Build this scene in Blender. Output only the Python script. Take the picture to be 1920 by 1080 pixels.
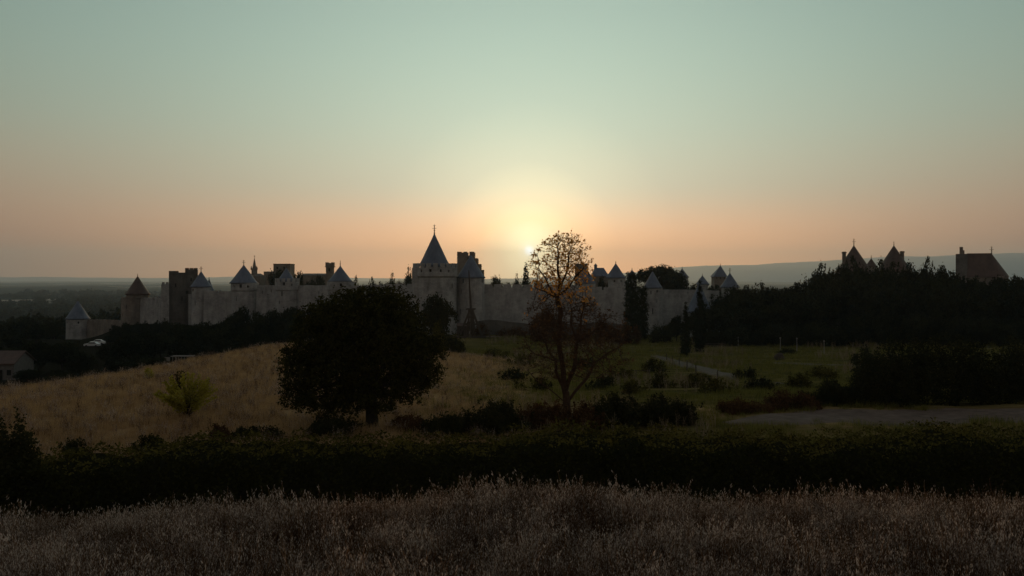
import bpy, math, random
import numpy as np

for o in list(bpy.data.objects):
    bpy.data.objects.remove(o, do_unlink=True)
SC = bpy.context.scene
COL = SC.collection
R = math.radians
rng = np.random.default_rng(7)
random.seed(7)

# ------------------------------------------------------------------ camera
CAMZ, F, HOR = 60.0, 1600.0, 522.0          # eye height over the plain, focal length and horizon row (1920 px frame)
cam = bpy.data.cameras.new('camera')
cam.sensor_width = 36.0
cam.lens = 36.0 * F / 1920.0
cam.shift_y = -18.0 / 1920.0
cam.clip_start = 0.5
cam.clip_end = 60000
camo = bpy.data.objects.new('camera', cam)
camo.location = (0, 0, CAMZ)
camo.rotation_euler = (R(90), 0, 0)
COL.objects.link(camo)
SC.camera = camo

# ------------------------------------------------------------------ sky, sun, exposure
SUN_AZ, SUN_EL = 1.15, 1.86
SUN = np.array([math.sin(R(SUN_AZ)) * math.cos(R(SUN_EL)), math.cos(R(SUN_AZ)) * math.cos(R(SUN_EL)), math.sin(R(SUN_EL))])


def lin(r, g, b):
    f = lambda v: v / 255 / 12.92 if v <= 10 else ((v / 255 + 0.055) / 1.055) ** 2.4
    return (f(r), f(g), f(b), 1.0)


world = bpy.data.worlds.new('World')
SC.world = world
world.use_nodes = True
wt = world.node_tree
wt.nodes.clear()
WN, WL = wt.nodes, wt.links


def wmath(op, a, b=None, c=None, clamp=False):
    n = WN.new('ShaderNodeMath')
    n.operation = op
    n.use_clamp = clamp
    for i, v in enumerate((a, b, c)):
        if v is None:
            continue
        if isinstance(v, (int, float)):
            n.inputs[i].default_value = v
        else:
            WL.new(v, n.inputs[i])
    return n.outputs[0]


def wramp(fac, stops, interp='B_SPLINE'):
    n = WN.new('ShaderNodeValToRGB')
    cr = n.color_ramp
    cr.interpolation = interp
    while len(cr.elements) < len(stops):
        cr.elements.new(0.5)
    for e, (p, c) in zip(cr.elements, stops):
        e.position = p
        e.color = c
    WL.new(fac, n.inputs[0])
    return n.outputs[0]


def wmix(blend, fac, a, b):
    n = WN.new('ShaderNodeMix')
    n.data_type = 'RGBA'
    n.blend_type = blend
    n.clamp_result = False
    for s, v in ((n.inputs['Factor'], fac), (n.inputs[6], a), (n.inputs[7], b)):
        if isinstance(v, (int, float)):
            s.default_value = v
        elif isinstance(v, tuple):
            s.default_value = v
        else:
            WL.new(v, s)
    return n.outputs[2]


tc = WN.new('ShaderNodeTexCoord')
sep = WN.new('ShaderNodeSeparateXYZ')
WL.new(tc.outputs['Generated'], sep.inputs[0])
dot = WN.new('ShaderNodeVectorMath')
dot.operation = 'DOT_PRODUCT'
WL.new(tc.outputs['Generated'], dot.inputs[0])
dot.inputs[1].default_value = SUN
theta = wmath('MULTIPLY', wmath('ARCCOSINE', wmath('MINIMUM', dot.outputs['Value'], 0.9999999)), 180 / math.pi)
elev = wmath('MULTIPLY', wmath('ARCSINE', sep.outputs[2]), 180 / math.pi)
epos = wmath('SQRT', wmath('MAXIMUM', wmath('DIVIDE', elev, 90.0), 0.0))
tpos = wmath('SQRT', wmath('DIVIDE', theta, 180.0))
E = lambda d: math.sqrt(d / 90)
T = lambda d: math.sqrt(d / 180)
base = wramp(epos, [(0.0, lin(112, 70, 60)), (E(1.3), lin(135, 88, 72)), (E(3), lin(159, 114, 92)), (E(6), lin(161, 139, 115)),
                    (E(10), lin(140, 153, 137)), (E(17), lin(126, 154, 146)), (E(40), lin(106, 114, 117)), (1.0, lin(90, 94, 103))])
dim = wramp(tpos, [(0.0, (1, 1, 1, 1)), (T(30), (1, 1, 1, 1)), (T(40), (.96, .94, .93, 1)), (T(70), (.86, .74, .71, 1)), (T(120), (.80, .60, .56, 1)), (1.0, (.74, .54, .52, 1))])
gw = lambda *st: wramp(tpos, [(T(d), (v, v, v, 1)) for d, v in st])
glow_w = gw((0, 1.12), (3, 1.02), (6, .80), (10, .56), (16, .39), (24, .21), (34, .05), (45, 0))
glow_o = gw((0, .95), (3, .82), (6, .72), (10, .62), (16, .46), (24, .20), (34, .03), (48, 0))
ehigh = WN.new('ShaderNodeMapRange')
ehigh.interpolation_type = 'SMOOTHSTEP'
ehigh.inputs[1].default_value = -1.0
ehigh.inputs[2].default_value = 6.5
WL.new(elev, ehigh.inputs[0])
nears = WN.new('ShaderNodeMapRange')
nears.interpolation_type = 'SMOOTHSTEP'
nears.inputs[1].default_value = 6.5
nears.inputs[2].default_value = 1.0
WL.new(theta, nears.inputs[0])
glow = wmix('MIX', wmath('MAXIMUM', ehigh.outputs[0], wmath('MULTIPLY', nears.outputs[0], .85)), wmix('MULTIPLY', 1.0, glow_o, (2.3, .82, .19, 1)), wmix('MULTIPLY', 1.0, glow_w, (.50, .67, .55, 1)))
# the disc and its narrow aureole
core = wramp(wmath('DIVIDE', theta, 10.0, clamp=True), [(0.0, (1.7, 2.4, 2.7, 1)), (.012, (1.6, 2.2, 2.4, 1)), (.04, (1.35, 1.45, .95, 1)), (.09, (1.2, 1.15, .58, 1)), (.2, (.74, .60, .24, 1)), (.34, (.36, .25, .07, 1)), (.6, (.08, .05, .01, 1)), (1.0, (0, 0, 0, 1))], 'LINEAR')
grad = wmix('ADD', 1.0, wmix('ADD', 1.0, wmix('MULTIPLY', 1.0, base, dim), glow), core)
sky = WN.new('ShaderNodeTexSky')
sky.sky_type = 'NISHITA'
sky.sun_disc = False
sky.sun_elevation = R(SUN_EL)
sky.sun_rotation = R(SUN_AZ)
sky.air_density = 1.2
sky.dust_density = 1.5
bg1 = WN.new('ShaderNodeBackground')
WL.new(grad, bg1.inputs[0])
bg1.inputs[1].default_value = 1.0
bg2 = WN.new('ShaderNodeBackground')
WL.new(sky.outputs[0], bg2.inputs[0])
bg2.inputs[1].default_value = 0.008
addw = WN.new('ShaderNodeAddShader')
WL.new(bg1.outputs[0], addw.inputs[0])
WL.new(bg2.outputs[0], addw.inputs[1])
wo = WN.new('ShaderNodeOutputWorld')
WL.new(addw.outputs[0], wo.inputs[0])

sl = bpy.data.lights.new('sun', 'SUN')
sl.energy = 2.0
sl.angle = R(0.6)
sl.color = (1.0, 0.52, 0.2)
so = bpy.data.objects.new('sun', sl)
from mathutils import Vector, Matrix
so.rotation_euler = Vector(SUN).to_track_quat('Z', 'Y').to_euler()
so.location = (20, 900, 150)
COL.objects.link(so)

SC.view_settings.view_transform = 'Standard'
SC.view_settings.look = 'None'
SC.view_settings.exposure = 0.0
SC.view_settings.gamma = 1.0
SC.view_settings.use_curve_mapping = False
SC.render.engine = 'CYCLES'
cy = SC.cycles
cy.use_denoising = True
cy.max_bounces = 5
cy.diffuse_bounces = 3
cy.glossy_bounces = 2
cy.transmission_bounces = 3
cy.volume_bounces = 2
cy.transparent_max_bounces = 6
cy.sample_clamp_indirect = 4.0


# ------------------------------------------------------------------ helpers
def PX(px, Y):
    return (px - 960.0) / F * Y


def PZ(py, Y):
    return CAMZ - (py - HOR) / F * Y


def tag(o, label=None, cat=None, group=None, kind=None):
    if label: o['label'] = label
    if cat: o['category'] = cat
    if group: o['group'] = group
    if kind: o['kind'] = kind
    return o


def link(name, data, parent=None, loc=None):
    o = bpy.data.objects.new(name, data)
    COL.objects.link(o)
    if parent is not None: o.parent = parent
    if loc is not None: o.location = loc
    return o


def empty(name, loc, label, cat, group=None, rotz=0.0, scale=(1, 1, 1)):
    o = link(name, None, None, loc)
    o.empty_display_size = 0.5
    o.rotation_euler[2] = rotz
    o.scale = scale
    return tag(o, label, cat, group)


def np_mesh(name, v, f, mat=None, smooth=False, face_attr=None, vert_attr=None):
    me = bpy.data.meshes.new(name)
    v = np.asarray(v, dtype=np.float32)
    f = np.asarray(f, dtype=np.int32)
    k = f.shape[1]
    me.vertices.add(len(v))
    me.vertices.foreach_set('co', v.ravel())
    me.loops.add(f.size)
    me.loops.foreach_set('vertex_index', f.ravel())
    me.polygons.add(len(f))
    me.polygons.foreach_set('loop_start', np.arange(0, f.size, k, dtype=np.int32))
    me.update(calc_edges=True)
    if smooth:
        me.polygons.foreach_set('use_smooth', np.ones(len(f), dtype=bool))
    for dom, d in (('FACE', face_attr), ('POINT', vert_attr)):
        for key, arr in (d or {}).items():
            a = me.attributes.new(key, 'FLOAT', dom)
            a.data.foreach_set('value', np.asarray(arr, dtype=np.float32))
    if mat: me.materials.append(mat)
    return me


class MB:
    """collects polygons of one mesh"""
    def __init__(s):
        s.v, s.f = [], []

    def add(s, vs, fs):
        n = len(s.v)
        s.v += [tuple(map(float, p)) for p in vs]
        s.f += [tuple(i + n for i in f) for f in fs]
        return s

    def box(s, x0, x1, y0, y1, z0, z1):
        return s.add([(x0, y0, z0), (x1, y0, z0), (x1, y1, z0), (x0, y1, z0), (x0, y0, z1), (x1, y0, z1), (x1, y1, z1), (x0, y1, z1)],
                     [(0, 3, 2, 1), (4, 5, 6, 7), (0, 1, 5, 4), (1, 2, 6, 5), (2, 3, 7, 6), (3, 0, 4, 7)])

    def beam(s, a, b, w, h=None):
        """square beam from a to b"""
        h = h or w
        a, b = Vector(a), Vector(b)
        d = (b - a).normalized()
        u = d.cross(Vector((0, 0, 1)))
        if u.length < 1e-3: u = Vector((1, 0, 0))
        u.normalize()
        t = d.cross(u).normalized()
        vs = []
        for p in (a, b):
            for i, j in ((-1, -1), (1, -1), (1, 1), (-1, 1)):
                vs.append(p + u * (i * w / 2) + t * (j * h / 2))
        return s.add(vs, [(3, 2, 1, 0), (4, 5, 6, 7), (0, 1, 5, 4), (1, 2, 6, 5), (2, 3, 7, 6), (3, 0, 4, 7)])

    def tube(s, pts, rad, n=6):
        pts = [Vector(p) for p in pts]
        rings, up = [], Vector((0.31, 0.17, 1))
        for i, p in enumerate(pts):
            d = (pts[min(i + 1, len(pts) - 1)] - pts[max(i - 1, 0)]).normalized()
            u = d.cross(Vector((1, 0.2, 0))) if abs(d.x) < 0.9 else d.cross(Vector((0, 1, 0)))
            u.normalize()
            t = d.cross(u)
            rings.append([p + (u * math.cos(2 * math.pi * k / n) + t * math.sin(2 * math.pi * k / n)) * rad[i] for k in range(n)])
        vs = [q for r in rings for q in r]
        fs = []
        for i in range(len(pts) - 1):
            for k in range(n):
                a, b = i * n + k, i * n + (k + 1) % n
                fs.append((a, b, b + n, a + n))
        fs.append(tuple(range(n))[::-1])
        fs.append(tuple((len(pts) - 1) * n + k for k in range(n)))
        return s.add(vs, fs)

    def lathe(s, prof, n=32, cx=0, cy_=0, cap=True):
        vs, fs, rows = [], [], []
        for r, z in prof:
            if r < 1e-4:
                rows.append([len(vs)])
                vs.append((cx, cy_, z))
            else:
                rows.append(list(range(len(vs), len(vs) + n)))
                vs += [(cx + r * math.cos(2 * math.pi * k / n), cy_ + r * math.sin(2 * math.pi * k / n), z) for k in range(n)]
        for a, b in zip(rows, rows[1:]):
            for k in range(n):
                j = (k + 1) % n
                if len(a) > 1 and len(b) > 1: fs.append((a[k], a[j], b[j], b[k]))
                elif len(a) > 1: fs.append((a[k], a[j], b[0]))
                elif len(b) > 1: fs.append((a[0], b[j], b[k]))
        if cap and len(rows[0]) > 1: fs.append(tuple(rows[0][::-1]))
        if cap and len(rows[-1]) > 1: fs.append(tuple(rows[-1]))
        return s.add(vs, fs)

    def mesh(s, name, mat, smooth=False):
        me = bpy.data.meshes.new(name)
        me.from_pydata(s.v, [], s.f)
        me.materials.append(mat)
        if smooth:
            me.polygons.foreach_set('use_smooth', np.ones(len(me.polygons), dtype=bool))
        me.update()
        return me

    def obj(s, name, mat, parent=None, loc=None, smooth=False):
        return link(name, s.mesh(name, mat, smooth), parent, loc)


# ------------------------------------------------------------------ materials
def new_mat(name):
    m = bpy.data.materials.new(name)
    m.use_nodes = True
    nt = m.node_tree
    nt.nodes.clear()
    return m, nt.nodes, nt.links


def noise(N, L, scale, detail=4, rough=0.55, coord=None, dist=0.0):
    n = N.new('ShaderNodeTexNoise')
    n.inputs['Scale'].default_value = scale
    n.inputs['Detail'].default_value = detail
    n.inputs['Roughness'].default_value = rough
    n.inputs['Distortion'].default_value = dist
    if coord is not None: L.new(coord, n.inputs['Vector'])
    return n.outputs['Fac']


def ramp(N, L, fac, stops, interp='LINEAR'):
    n = N.new('ShaderNodeValToRGB')
    cr = n.color_ramp
    cr.interpolation = interp
    while len(cr.elements) < len(stops): cr.elements.new(0.5)
    for e, (p, c) in zip(cr.elements, stops):
        e.position = p
        e.color = tuple(c) + (1,) if len(c) == 3 else c
    L.new(fac, n.inputs[0])
    return n.outputs[0]


def mixc(N, L, fac, a, b, blend='MIX'):
    n = N.new('ShaderNodeMix')
    n.data_type = 'RGBA'
    n.blend_type = blend
    for s, v in ((n.inputs['Factor'], fac), (n.inputs[6], a), (n.inputs[7], b)):
        if isinstance(v, (int, float)): s.default_value = v
        elif isinstance(v, tuple): s.default_value = v if len(v) == 4 else v + (1,)
        else: L.new(v, s)
    return n.outputs[2]


def pos(N):
    return N.new('ShaderNodeNewGeometry').outputs['Position']


def mapping(N, L, coord, scale):
    n = N.new('ShaderNodeMapping')
    n.inputs['Scale'].default_value = scale
    L.new(coord, n.inputs['Vector'])
    return n.outputs[0]


def finish(m, N, L, color, rough=0.9, bump=None, bump_d=0.1, spec=0.2):
    p = N.new('ShaderNodeBsdfPrincipled')
    p.inputs['Roughness'].default_value = rough
    p.inputs['Specular IOR Level'].default_value = spec
    if isinstance(color, tuple): p.inputs['Base Color'].default_value = color + (1,) if len(color) == 3 else color
    else: L.new(color, p.inputs['Base Color'])
    if bump is not None:
        b = N.new('ShaderNodeBump')
        b.inputs['Strength'].default_value = 0.8
        b.inputs['Distance'].default_value = bump_d
        L.new(bump, b.inputs['Height'])
        L.new(b.outputs[0], p.inputs['Normal'])
    o = N.new('ShaderNodeOutputMaterial')
    L.new(p.outputs[0], o.inputs[0])
    return m


def stone_mat(name, dark, light, streak=0.28):
    m, N, L = new_mat(name)
    P = pos(N)
    big = noise(N, L, 0.22, 6, 0.72, P)
    col = ramp(N, L, big, [(.32, dark), (.62, light)])
    st = noise(N, L, 1.0, 4, 0.7, mapping(N, L, P, (0.55, 0.55, 0.12)))          # rain streaks running down
    col = mixc(N, L, streak, col, ramp(N, L, st, [(.35, tuple(c * 0.55 for c in dark)), (.6, light)]), 'MIX')
    br = N.new('ShaderNodeTexBrick')
    br.inputs['Scale'].default_value = 1.0
    br.inputs['Brick Width'].default_value = 0.8
    br.inputs['Row Height'].default_value = 0.38
    br.inputs['Mortar Size'].default_value = 0.03
    br.inputs['Color1'].default_value = (1, 1, 1, 1)
    br.inputs['Color2'].default_value = (.72, .72, .72, 1)
    br.inputs['Mortar'].default_value = (.5, .5, .5, 1)
    sx = N.new('ShaderNodeSeparateXYZ')
    L.new(P, sx.inputs[0])
    cb = N.new('ShaderNodeCombineXYZ')
    L.new(sx.outputs[0], cb.inputs[0])
    L.new(sx.outputs[2], cb.inputs[1])
    L.new(cb.outputs[0], br.inputs['Vector'])
    col = mixc(N, L, 0.6, col, mixc(N, L, 1.0, col, br.outputs['Color'], 'MULTIPLY'))
    return finish(m, N, L, col, 0.95, noise(N, L, 2.2, 3, 0.6, P), 0.12)


def roof_mat(name, dark, light):
    m, N, L = new_mat(name)
    P = pos(N)
    col = ramp(N, L, noise(N, L, 0.5, 5, 0.7, mapping(N, L, P, (1, 1, 0.25))), [(.3, dark), (.68, light)])
    w = N.new('ShaderNodeTexWave')
    w.bands_direction = 'Z'
    w.wave_profile = 'SAW'
    w.inputs['Scale'].default_value = 0.8
    w.inputs['Distortion'].default_value = 0.6
    L.new(P, w.inputs['Vector'])
    return finish(m, N, L, col, 0.6, w.outputs['Fac'], 0.06, 0.35)


def leaf_mat(name, dark, mid, light, trans=0.3, tint=None, scale=0.7):
    m, N, L = new_mat(name)
    at = N.new('ShaderNodeAttribute')
    at.attribute_name = 'rnd'
    oi = N.new('ShaderNodeObjectInfo')
    nz = noise(N, L, scale, 3, 0.6, pos(N))
    mx = N.new('ShaderNodeMath')
    mx.operation = 'MULTIPLY_ADD'
    L.new(at.outputs['Fac'], mx.inputs[0])
    mx.inputs[1].default_value = 0.45
    L.new(nz, mx.inputs[2])
    m2 = N.new('ShaderNodeMath')
    m2.operation = 'MULTIPLY_ADD'
    L.new(oi.outputs['Random'], m2.inputs[0])
    m2.inputs[1].default_value = 0.2
    L.new(mx.outputs[0], m2.inputs[2])
    col = ramp(N, L, m2.outputs[0], [(.4, dark), (.75, mid), (1.05 if False else 1.0, light)])
    d = N.new('ShaderNodeBsdfDiffuse')
    L.new(col, d.inputs[0])
    t = N.new('ShaderNodeBsdfTranslucent')
    if tint: L.new(mixc(N, L, 1.0, col, tint, 'MULTIPLY'), t.inputs[0])
    else: L.new(col, t.inputs[0])
    x = N.new('ShaderNodeMixShader')
    x.inputs[0].default_value = trans
    L.new(d.outputs[0], x.inputs[1])
    L.new(t.outputs[0], x.inputs[2])
    o = N.new('ShaderNodeOutputMaterial')
    L.new(x.outputs[0], o.inputs[0])
    return m


def plain_mat(name, a, b, scale=1.5, rough=0.9, bump_d=0.05, spec=0.2):
    m, N, L = new_mat(name)
    P = pos(N)
    n = noise(N, L, scale, 5, 0.6, P)
    return finish(m, N, L, ramp(N, L, n, [(.3, a), (.7, b)]), rough, n, bump_d, spec)


M = {}
M['stone'] = stone_mat('weathered_limestone', (.225, .225, .225), (.50, .50, .495))
M['stone_warm'] = stone_mat('brown_stone', (.16, .14, .12), (.32, .275, .235))
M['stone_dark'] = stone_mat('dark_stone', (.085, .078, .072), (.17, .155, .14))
M['slate'] = roof_mat('blue_slate', (.085, .108, .155), (.16, .195, .26))
M['tile'] = roof_mat('brown_roof_tile', (.072, .047, .039), (.125, .082, .064))
M['recess'] = plain_mat('unlit_interior', (.015, .014, .013), (.03, .027, .025))
M['iron'] = plain_mat('iron', (.03, .03, .032), (.06, .06, .06), 3, 0.5)
M['wood'] = plain_mat('weathered_wood', (.055, .042, .034), (.11, .085, .068), 4)
M['wood_pale'] = plain_mat('silver_wood', (.22, .20, .18), (.34, .31, .28), 6)
M['bark'] = plain_mat('bark', (.022, .017, .013), (.05, .04, .03), 5)
M['bark_glare'] = plain_mat('glare_warmed_bark', (.05, .028, .018), (.10, .06, .038), 5)  # warmer copy of the bark, sun glare put into its colour
M['leaf_oak'] = leaf_mat('holm_oak_leaf', (.010, .013, .006), (.024, .028, .010), (.065, .064, .018), .2)
M['leaf_wood'] = leaf_mat('dark_tree_leaf', (.011, .014, .008), (.022, .026, .013), (.042, .045, .02), .15, None, 0.25)
M['leaf_cypress'] = leaf_mat('cypress_leaf', (.012, .016, .010), (.022, .028, .015), (.038, .044, .022), .1)
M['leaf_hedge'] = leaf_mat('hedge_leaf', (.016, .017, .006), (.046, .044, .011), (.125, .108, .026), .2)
M['leaf_hedge_shade'] = leaf_mat('shaded_hedge_leaf', (.010, .012, .005), (.022, .025, .008), (.04, .042, .012), .1)  # darker copy of the hedge leaf, shade painted in for the front face
M['leaf_bush'] = leaf_mat('dark_bush_leaf', (.014, .018, .009), (.028, .032, .015), (.055, .055, .022), .2)
M['leaf_red'] = leaf_mat('rusty_bush_leaf', (.036, .019, .011), (.072, .038, .02), (.13, .07, .032), .25)
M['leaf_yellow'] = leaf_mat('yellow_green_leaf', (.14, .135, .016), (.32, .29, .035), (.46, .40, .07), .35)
M['leaf_sunglow'] = leaf_mat('sun_glow_leaf', (.34, .15, .035), (.58, .28, .06), (.75, .40, .10), .75)  # glow of the low sun painted into the leaf colour
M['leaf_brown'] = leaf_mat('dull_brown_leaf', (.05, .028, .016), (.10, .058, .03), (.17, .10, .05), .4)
M['grass_dry'] = leaf_mat('dry_oat_stem', (.045, .023, .012), (.115, .06, .031), (.30, .18, .10), .25)
M['straw'] = leaf_mat('straw_blade', (.28, .175, .085), (.48, .315, .155), (.62, .44, .24), .3)
M['grass_ear'] = leaf_mat('dry_oat_ear', (.045, .024, .014), (.125, .078, .052), (.74, .63, .55), .3)
M['grass_green'] = leaf_mat('meadow_blade', (.06, .065, .013), (.14, .138, .03), (.25, .22, .06), .35)
M['grass_tan'] = leaf_mat('pale_weed', (.11, .075, .045), (.21, .15, .095), (.36, .28, .19), .3)
M['gravel'] = plain_mat('pale_gravel', (.085, .06, .047), (.18, .132, .106), 1.2, 0.95, 0.06)
M['track'] = plain_mat('dusty_track', (.07, .056, .042), (.13, .105, .08), 0.8, 0.95, 0.06)
M['plaster'] = plain_mat('plaster', (.13, .12, .115), (.19, .18, .17), 1.5)
M['car_white'] = plain_mat('white_car_paint', (.78, .79, .80), (.82, .82, .82), 1, 0.3, 0.0, 0.5)
M['car_grey'] = plain_mat('silver_car_paint', (.5, .51, .52), (.56, .56, .57), 1, 0.3, 0.0, 0.5)
M['glass'] = plain_mat('dark_glass', (.02, .022, .025), (.03, .033, .036), 1, 0.1, 0.0, 0.6)
M['rubber'] = plain_mat('rubber', (.02, .02, .02), (.03, .03, .03), 4, 0.8)
M['rock'] = plain_mat('dark_rock', (.04, .028, .022), (.08, .06, .045), 2, 0.9, 0.15)


def terrain_mat():
    m, N, L = new_mat('ground_cover')
    P = pos(N)
    at = N.new('ShaderNodeAttribute')
    at.attribute_name = 'dry'
    fr = N.new('ShaderNodeAttribute')
    fr.attribute_name = 'far'
    n1 = noise(N, L, 0.22, 6, 0.65, P)
    n2 = noise(N, L, 1.7, 4, 0.6, P)
    dry = ramp(N, L, n1, [(.3, (.28, .175, .082)), (.52, (.39, .255, .125)), (.72, (.48, .335, .18))])
    n3 = noise(N, L, 1.0, 5, 0.7, mapping(N, L, P, (.11, .42, .3)))
    green = ramp(N, L, n3, [(.34, (.035, .037, .012)), (.5, (.095, .086, .027)), (.66, (.21, .17, .065))])
    j = N.new('ShaderNodeMath')
    j.operation = 'ADD'
    j.use_clamp = True
    L.new(at.outputs['Fac'], j.inputs[0])
    k = N.new('ShaderNodeMath')
    k.operation = 'MULTIPLY_ADD'
    L.new(n2, k.inputs[0])
    k.inputs[1].default_value = .5
    k.inputs[2].default_value = -.25
    L.new(k.outputs[0], j.inputs[1])
    near = mixc(N, L, j.outputs[0], green, dry)
    vo = N.new('ShaderNodeTexVoronoi')
    vo.inputs['Scale'].default_value = 1.0
    L.new(mapping(N, L, P, (.0022, .0011, 0)), vo.inputs['Vector'])
    sp = N.new('ShaderNodeSeparateColor')
    L.new(vo.outputs['Color'], sp.inputs[0])
    fields = ramp(N, L, sp.outputs[0], [(0, (.03, .036, .018)), (.45, (.05, .055, .026)), (.6, (.13, .12, .07)), (.76, (.46, .43, .36)), (.92, (.06, .06, .03))], 'CONSTANT')
    fields = mixc(N, L, ramp(N, L, noise(N, L, .004, 5, .7, P), [(.45, (0, 0, 0)), (.56, (1, 1, 1))]), (.028, .034, .018), fields)
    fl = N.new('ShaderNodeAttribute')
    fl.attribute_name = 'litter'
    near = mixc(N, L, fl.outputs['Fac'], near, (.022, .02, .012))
    col = mixc(N, L, fr.outputs['Fac'], near, fields)
    return finish(m, N, L, col, 1.0, n2, 0.12, 0.0)


M['ground'] = terrain_mat()


# ------------------------------------------------------------------ terrain
def sstep(t):
    t = np.clip(t, 0, 1)
    return t * t * (3 - 2 * t)


def terr(X, Y):
    """ground height above the plain"""
    X = np.asarray(X, float)
    Y = np.asarray(Y, float)
    b = np.interp(Y, [-400, -60, 0, 22, 25, 31, 40, 47, 55, 65, 80, 100, 150, 190, 250, 450], [-20, -8, -6.4, -6.62, -7.0, -10.6, -11.2, -10.4, -9.7, -9.9, -11, -12.4, -14.8, -16.2, -17, -17])
    b = b - np.clip(-X, 0, 40) * 0.045 * (1 - sstep((Y - 25) / 6)) - np.clip(X - 4, 0, 30) * 0.02 * (1 - sstep((Y - 25) / 6))
    b = b + 4.0 * np.exp(-((X + 28) / 21) ** 2 - ((Y - 128) / 44) ** 2)
    xe = np.interp(Y, [0, 40, 60, 80, 130, 200, 260, 275, 295, 345], [-60, -62, -54, -47, -36, -30, -36, -60, -128, -150])
    dp = np.interp(Y, [0, 100, 280, 345, 420], [-21, -20, -20, -27, -34])
    l = sstep((xe - X) / 26.0)
    z = b * (1 - l) + np.minimum(dp, b) * l
    z = z + (-60 - z) * np.maximum(sstep((Y - 430) / 520), np.maximum(sstep((-X - 190) / 420), sstep((X - 330) / 700)))
    near = np.exp(-(np.maximum(Y - 30, 0) / 160) ** 2) * np.exp(-(X / 130) ** 2)
    z = z + near * (0.16 * np.sin(X * 0.47 + 1.3 * np.sin(Y * 0.19)) * np.sin(Y * 0.41 + X * 0.13) + 0.07 * np.sin(X * 1.7 + Y * 0.9) * np.sin(Y * 1.3 - X * .4))
    far = sstep((Y - 1200) / 3000)
    z = z + far * 9 * np.sin(X * 0.0011 + 1.0) * np.sin(Y * 0.0007 + .4)
    return z + CAMZ


def gz(x, y):
    return float(terr(x, y))


def axis(*segs):
    out = [segs[0][0]]
    for a, b, s in segs:
        out += list(np.linspace(a, b, max(2, int(round((b - a) / s)) + 1))[1:])
    return np.array(out)


yv = np.concatenate([axis((-2200, -30, 120), (-30, 32, .8), (32, 320, 2.5), (320, 1200, 20)), 1200 * (22000 / 1200) ** (np.arange(1, 45) / 44)])
xp = np.concatenate([axis((0, 60, 1.5), (60, 260, 5), (260, 1200, 40)), 1200 * (16000 / 1200) ** (np.arange(1, 31) / 30)])
xv = np.concatenate([-xp[::-1][:-1], xp])
GX, GY = np.meshgrid(xv, yv)
GZ = terr(GX, GY)
nx, ny = len(xv), len(yv)
idx = np.arange(nx * ny).reshape(ny, nx)
quads = np.stack([idx[:-1, :-1], idx[:-1, 1:], idx[1:, 1:], idx[1:, :-1]], -1).reshape(-1, 4)
# dry straw on the left mound and in the foreground, green in the meadow under the walls
edge = PX(880, 1.0) * GY + 3 + 4 * np.sin(GY * .06)
dry = 1 - sstep((GX - edge + 9) / (22.0 + .05 * GY))
dry = np.maximum(dry, 1 - sstep((GY - 27) / 4))
dry = np.maximum(dry, .95 * np.exp(-((GX - 15.5) / 4) ** 2 - ((GY - 65) / 4) ** 2))
dry = np.maximum(dry, .75 * sstep((GX - 12) / 12) * np.exp(-((GY - 60) / 6) ** 2))
dry = np.clip(dry - .9 * sstep((GY - 150) / 40), 0, 1) * (1 - .9 * sstep((-GX - (60)) / 15) * sstep((GY - 60) / 40)) 
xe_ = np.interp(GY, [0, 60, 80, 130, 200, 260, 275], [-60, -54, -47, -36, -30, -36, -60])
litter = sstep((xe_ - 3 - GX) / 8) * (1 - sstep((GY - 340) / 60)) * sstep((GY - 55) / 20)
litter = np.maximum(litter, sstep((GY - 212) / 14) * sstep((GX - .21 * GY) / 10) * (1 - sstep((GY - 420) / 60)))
farw = np.maximum(sstep((GY - 480) / 300), sstep((np.abs(GX) - 380) / 300))
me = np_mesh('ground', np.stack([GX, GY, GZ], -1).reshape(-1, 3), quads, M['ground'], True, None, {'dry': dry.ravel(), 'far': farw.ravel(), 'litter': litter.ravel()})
tag(link('ground', me), 'rolling ground of dry straw slope, green meadow and hazy plain', 'ground', None, 'structure')


def gzi(x, y):
    """height of the built ground sheet"""
    i = int(np.clip(np.searchsorted(xv, x) - 1, 0, nx - 2))
    j = int(np.clip(np.searchsorted(yv, y) - 1, 0, ny - 2))
    u, v = (x - xv[i]) / (xv[i + 1] - xv[i]), (y - yv[j]) / (yv[j + 1] - yv[j])
    return float((GZ[j, i] * (1 - u) + GZ[j, i + 1] * u) * (1 - v) + (GZ[j + 1, i] * (1 - u) + GZ[j + 1, i + 1] * u) * v)


TRK = []


def ribbon(name, pts, widths, mat, lift, label, cat='path'):
    """sheet draped over the terrain along a centre line"""
    TRK.append((pts, widths))
    P2 = []
    for i in range(len(pts) - 1):
        n = max(2, int(math.dist(pts[i], pts[i + 1]) / 1.0))
        for k in range(n):
            t = k / n
            P2.append((pts[i][0] + (pts[i + 1][0] - pts[i][0]) * t, pts[i][1] + (pts[i + 1][1] - pts[i][1]) * t, widths[i] + (widths[i + 1] - widths[i]) * t))
    v, f = [], []
    K = 9
    for i, (x, y, w) in enumerate(P2):
        a, b = P2[max(i - 1, 0)], P2[min(i + 1, len(P2) - 1)]
        d = Vector((b[0] - a[0], b[1] - a[1])).normalized()
        for k in range(K):
            s = (k / (K - 1) - .5) * w * (1 + .12 * math.sin(i * .7 + (3 if k > K / 2 else 0)) + .07 * math.sin(i * 1.9))
            q = (x - d.y * s, y + d.x * s)
            v.append((q[0], q[1], gzi(*q) + lift - (0.09 if k in (0, K - 1) else 0)))
    for i in range(len(P2) - 1):
        for k in range(K - 1):
            a = i * K + k
            f.append((a, a + 1, a + K + 1, a + K))
    return tag(link(name, np_mesh(name, v, f, mat, True)), label, cat, None, 'structure')


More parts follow.
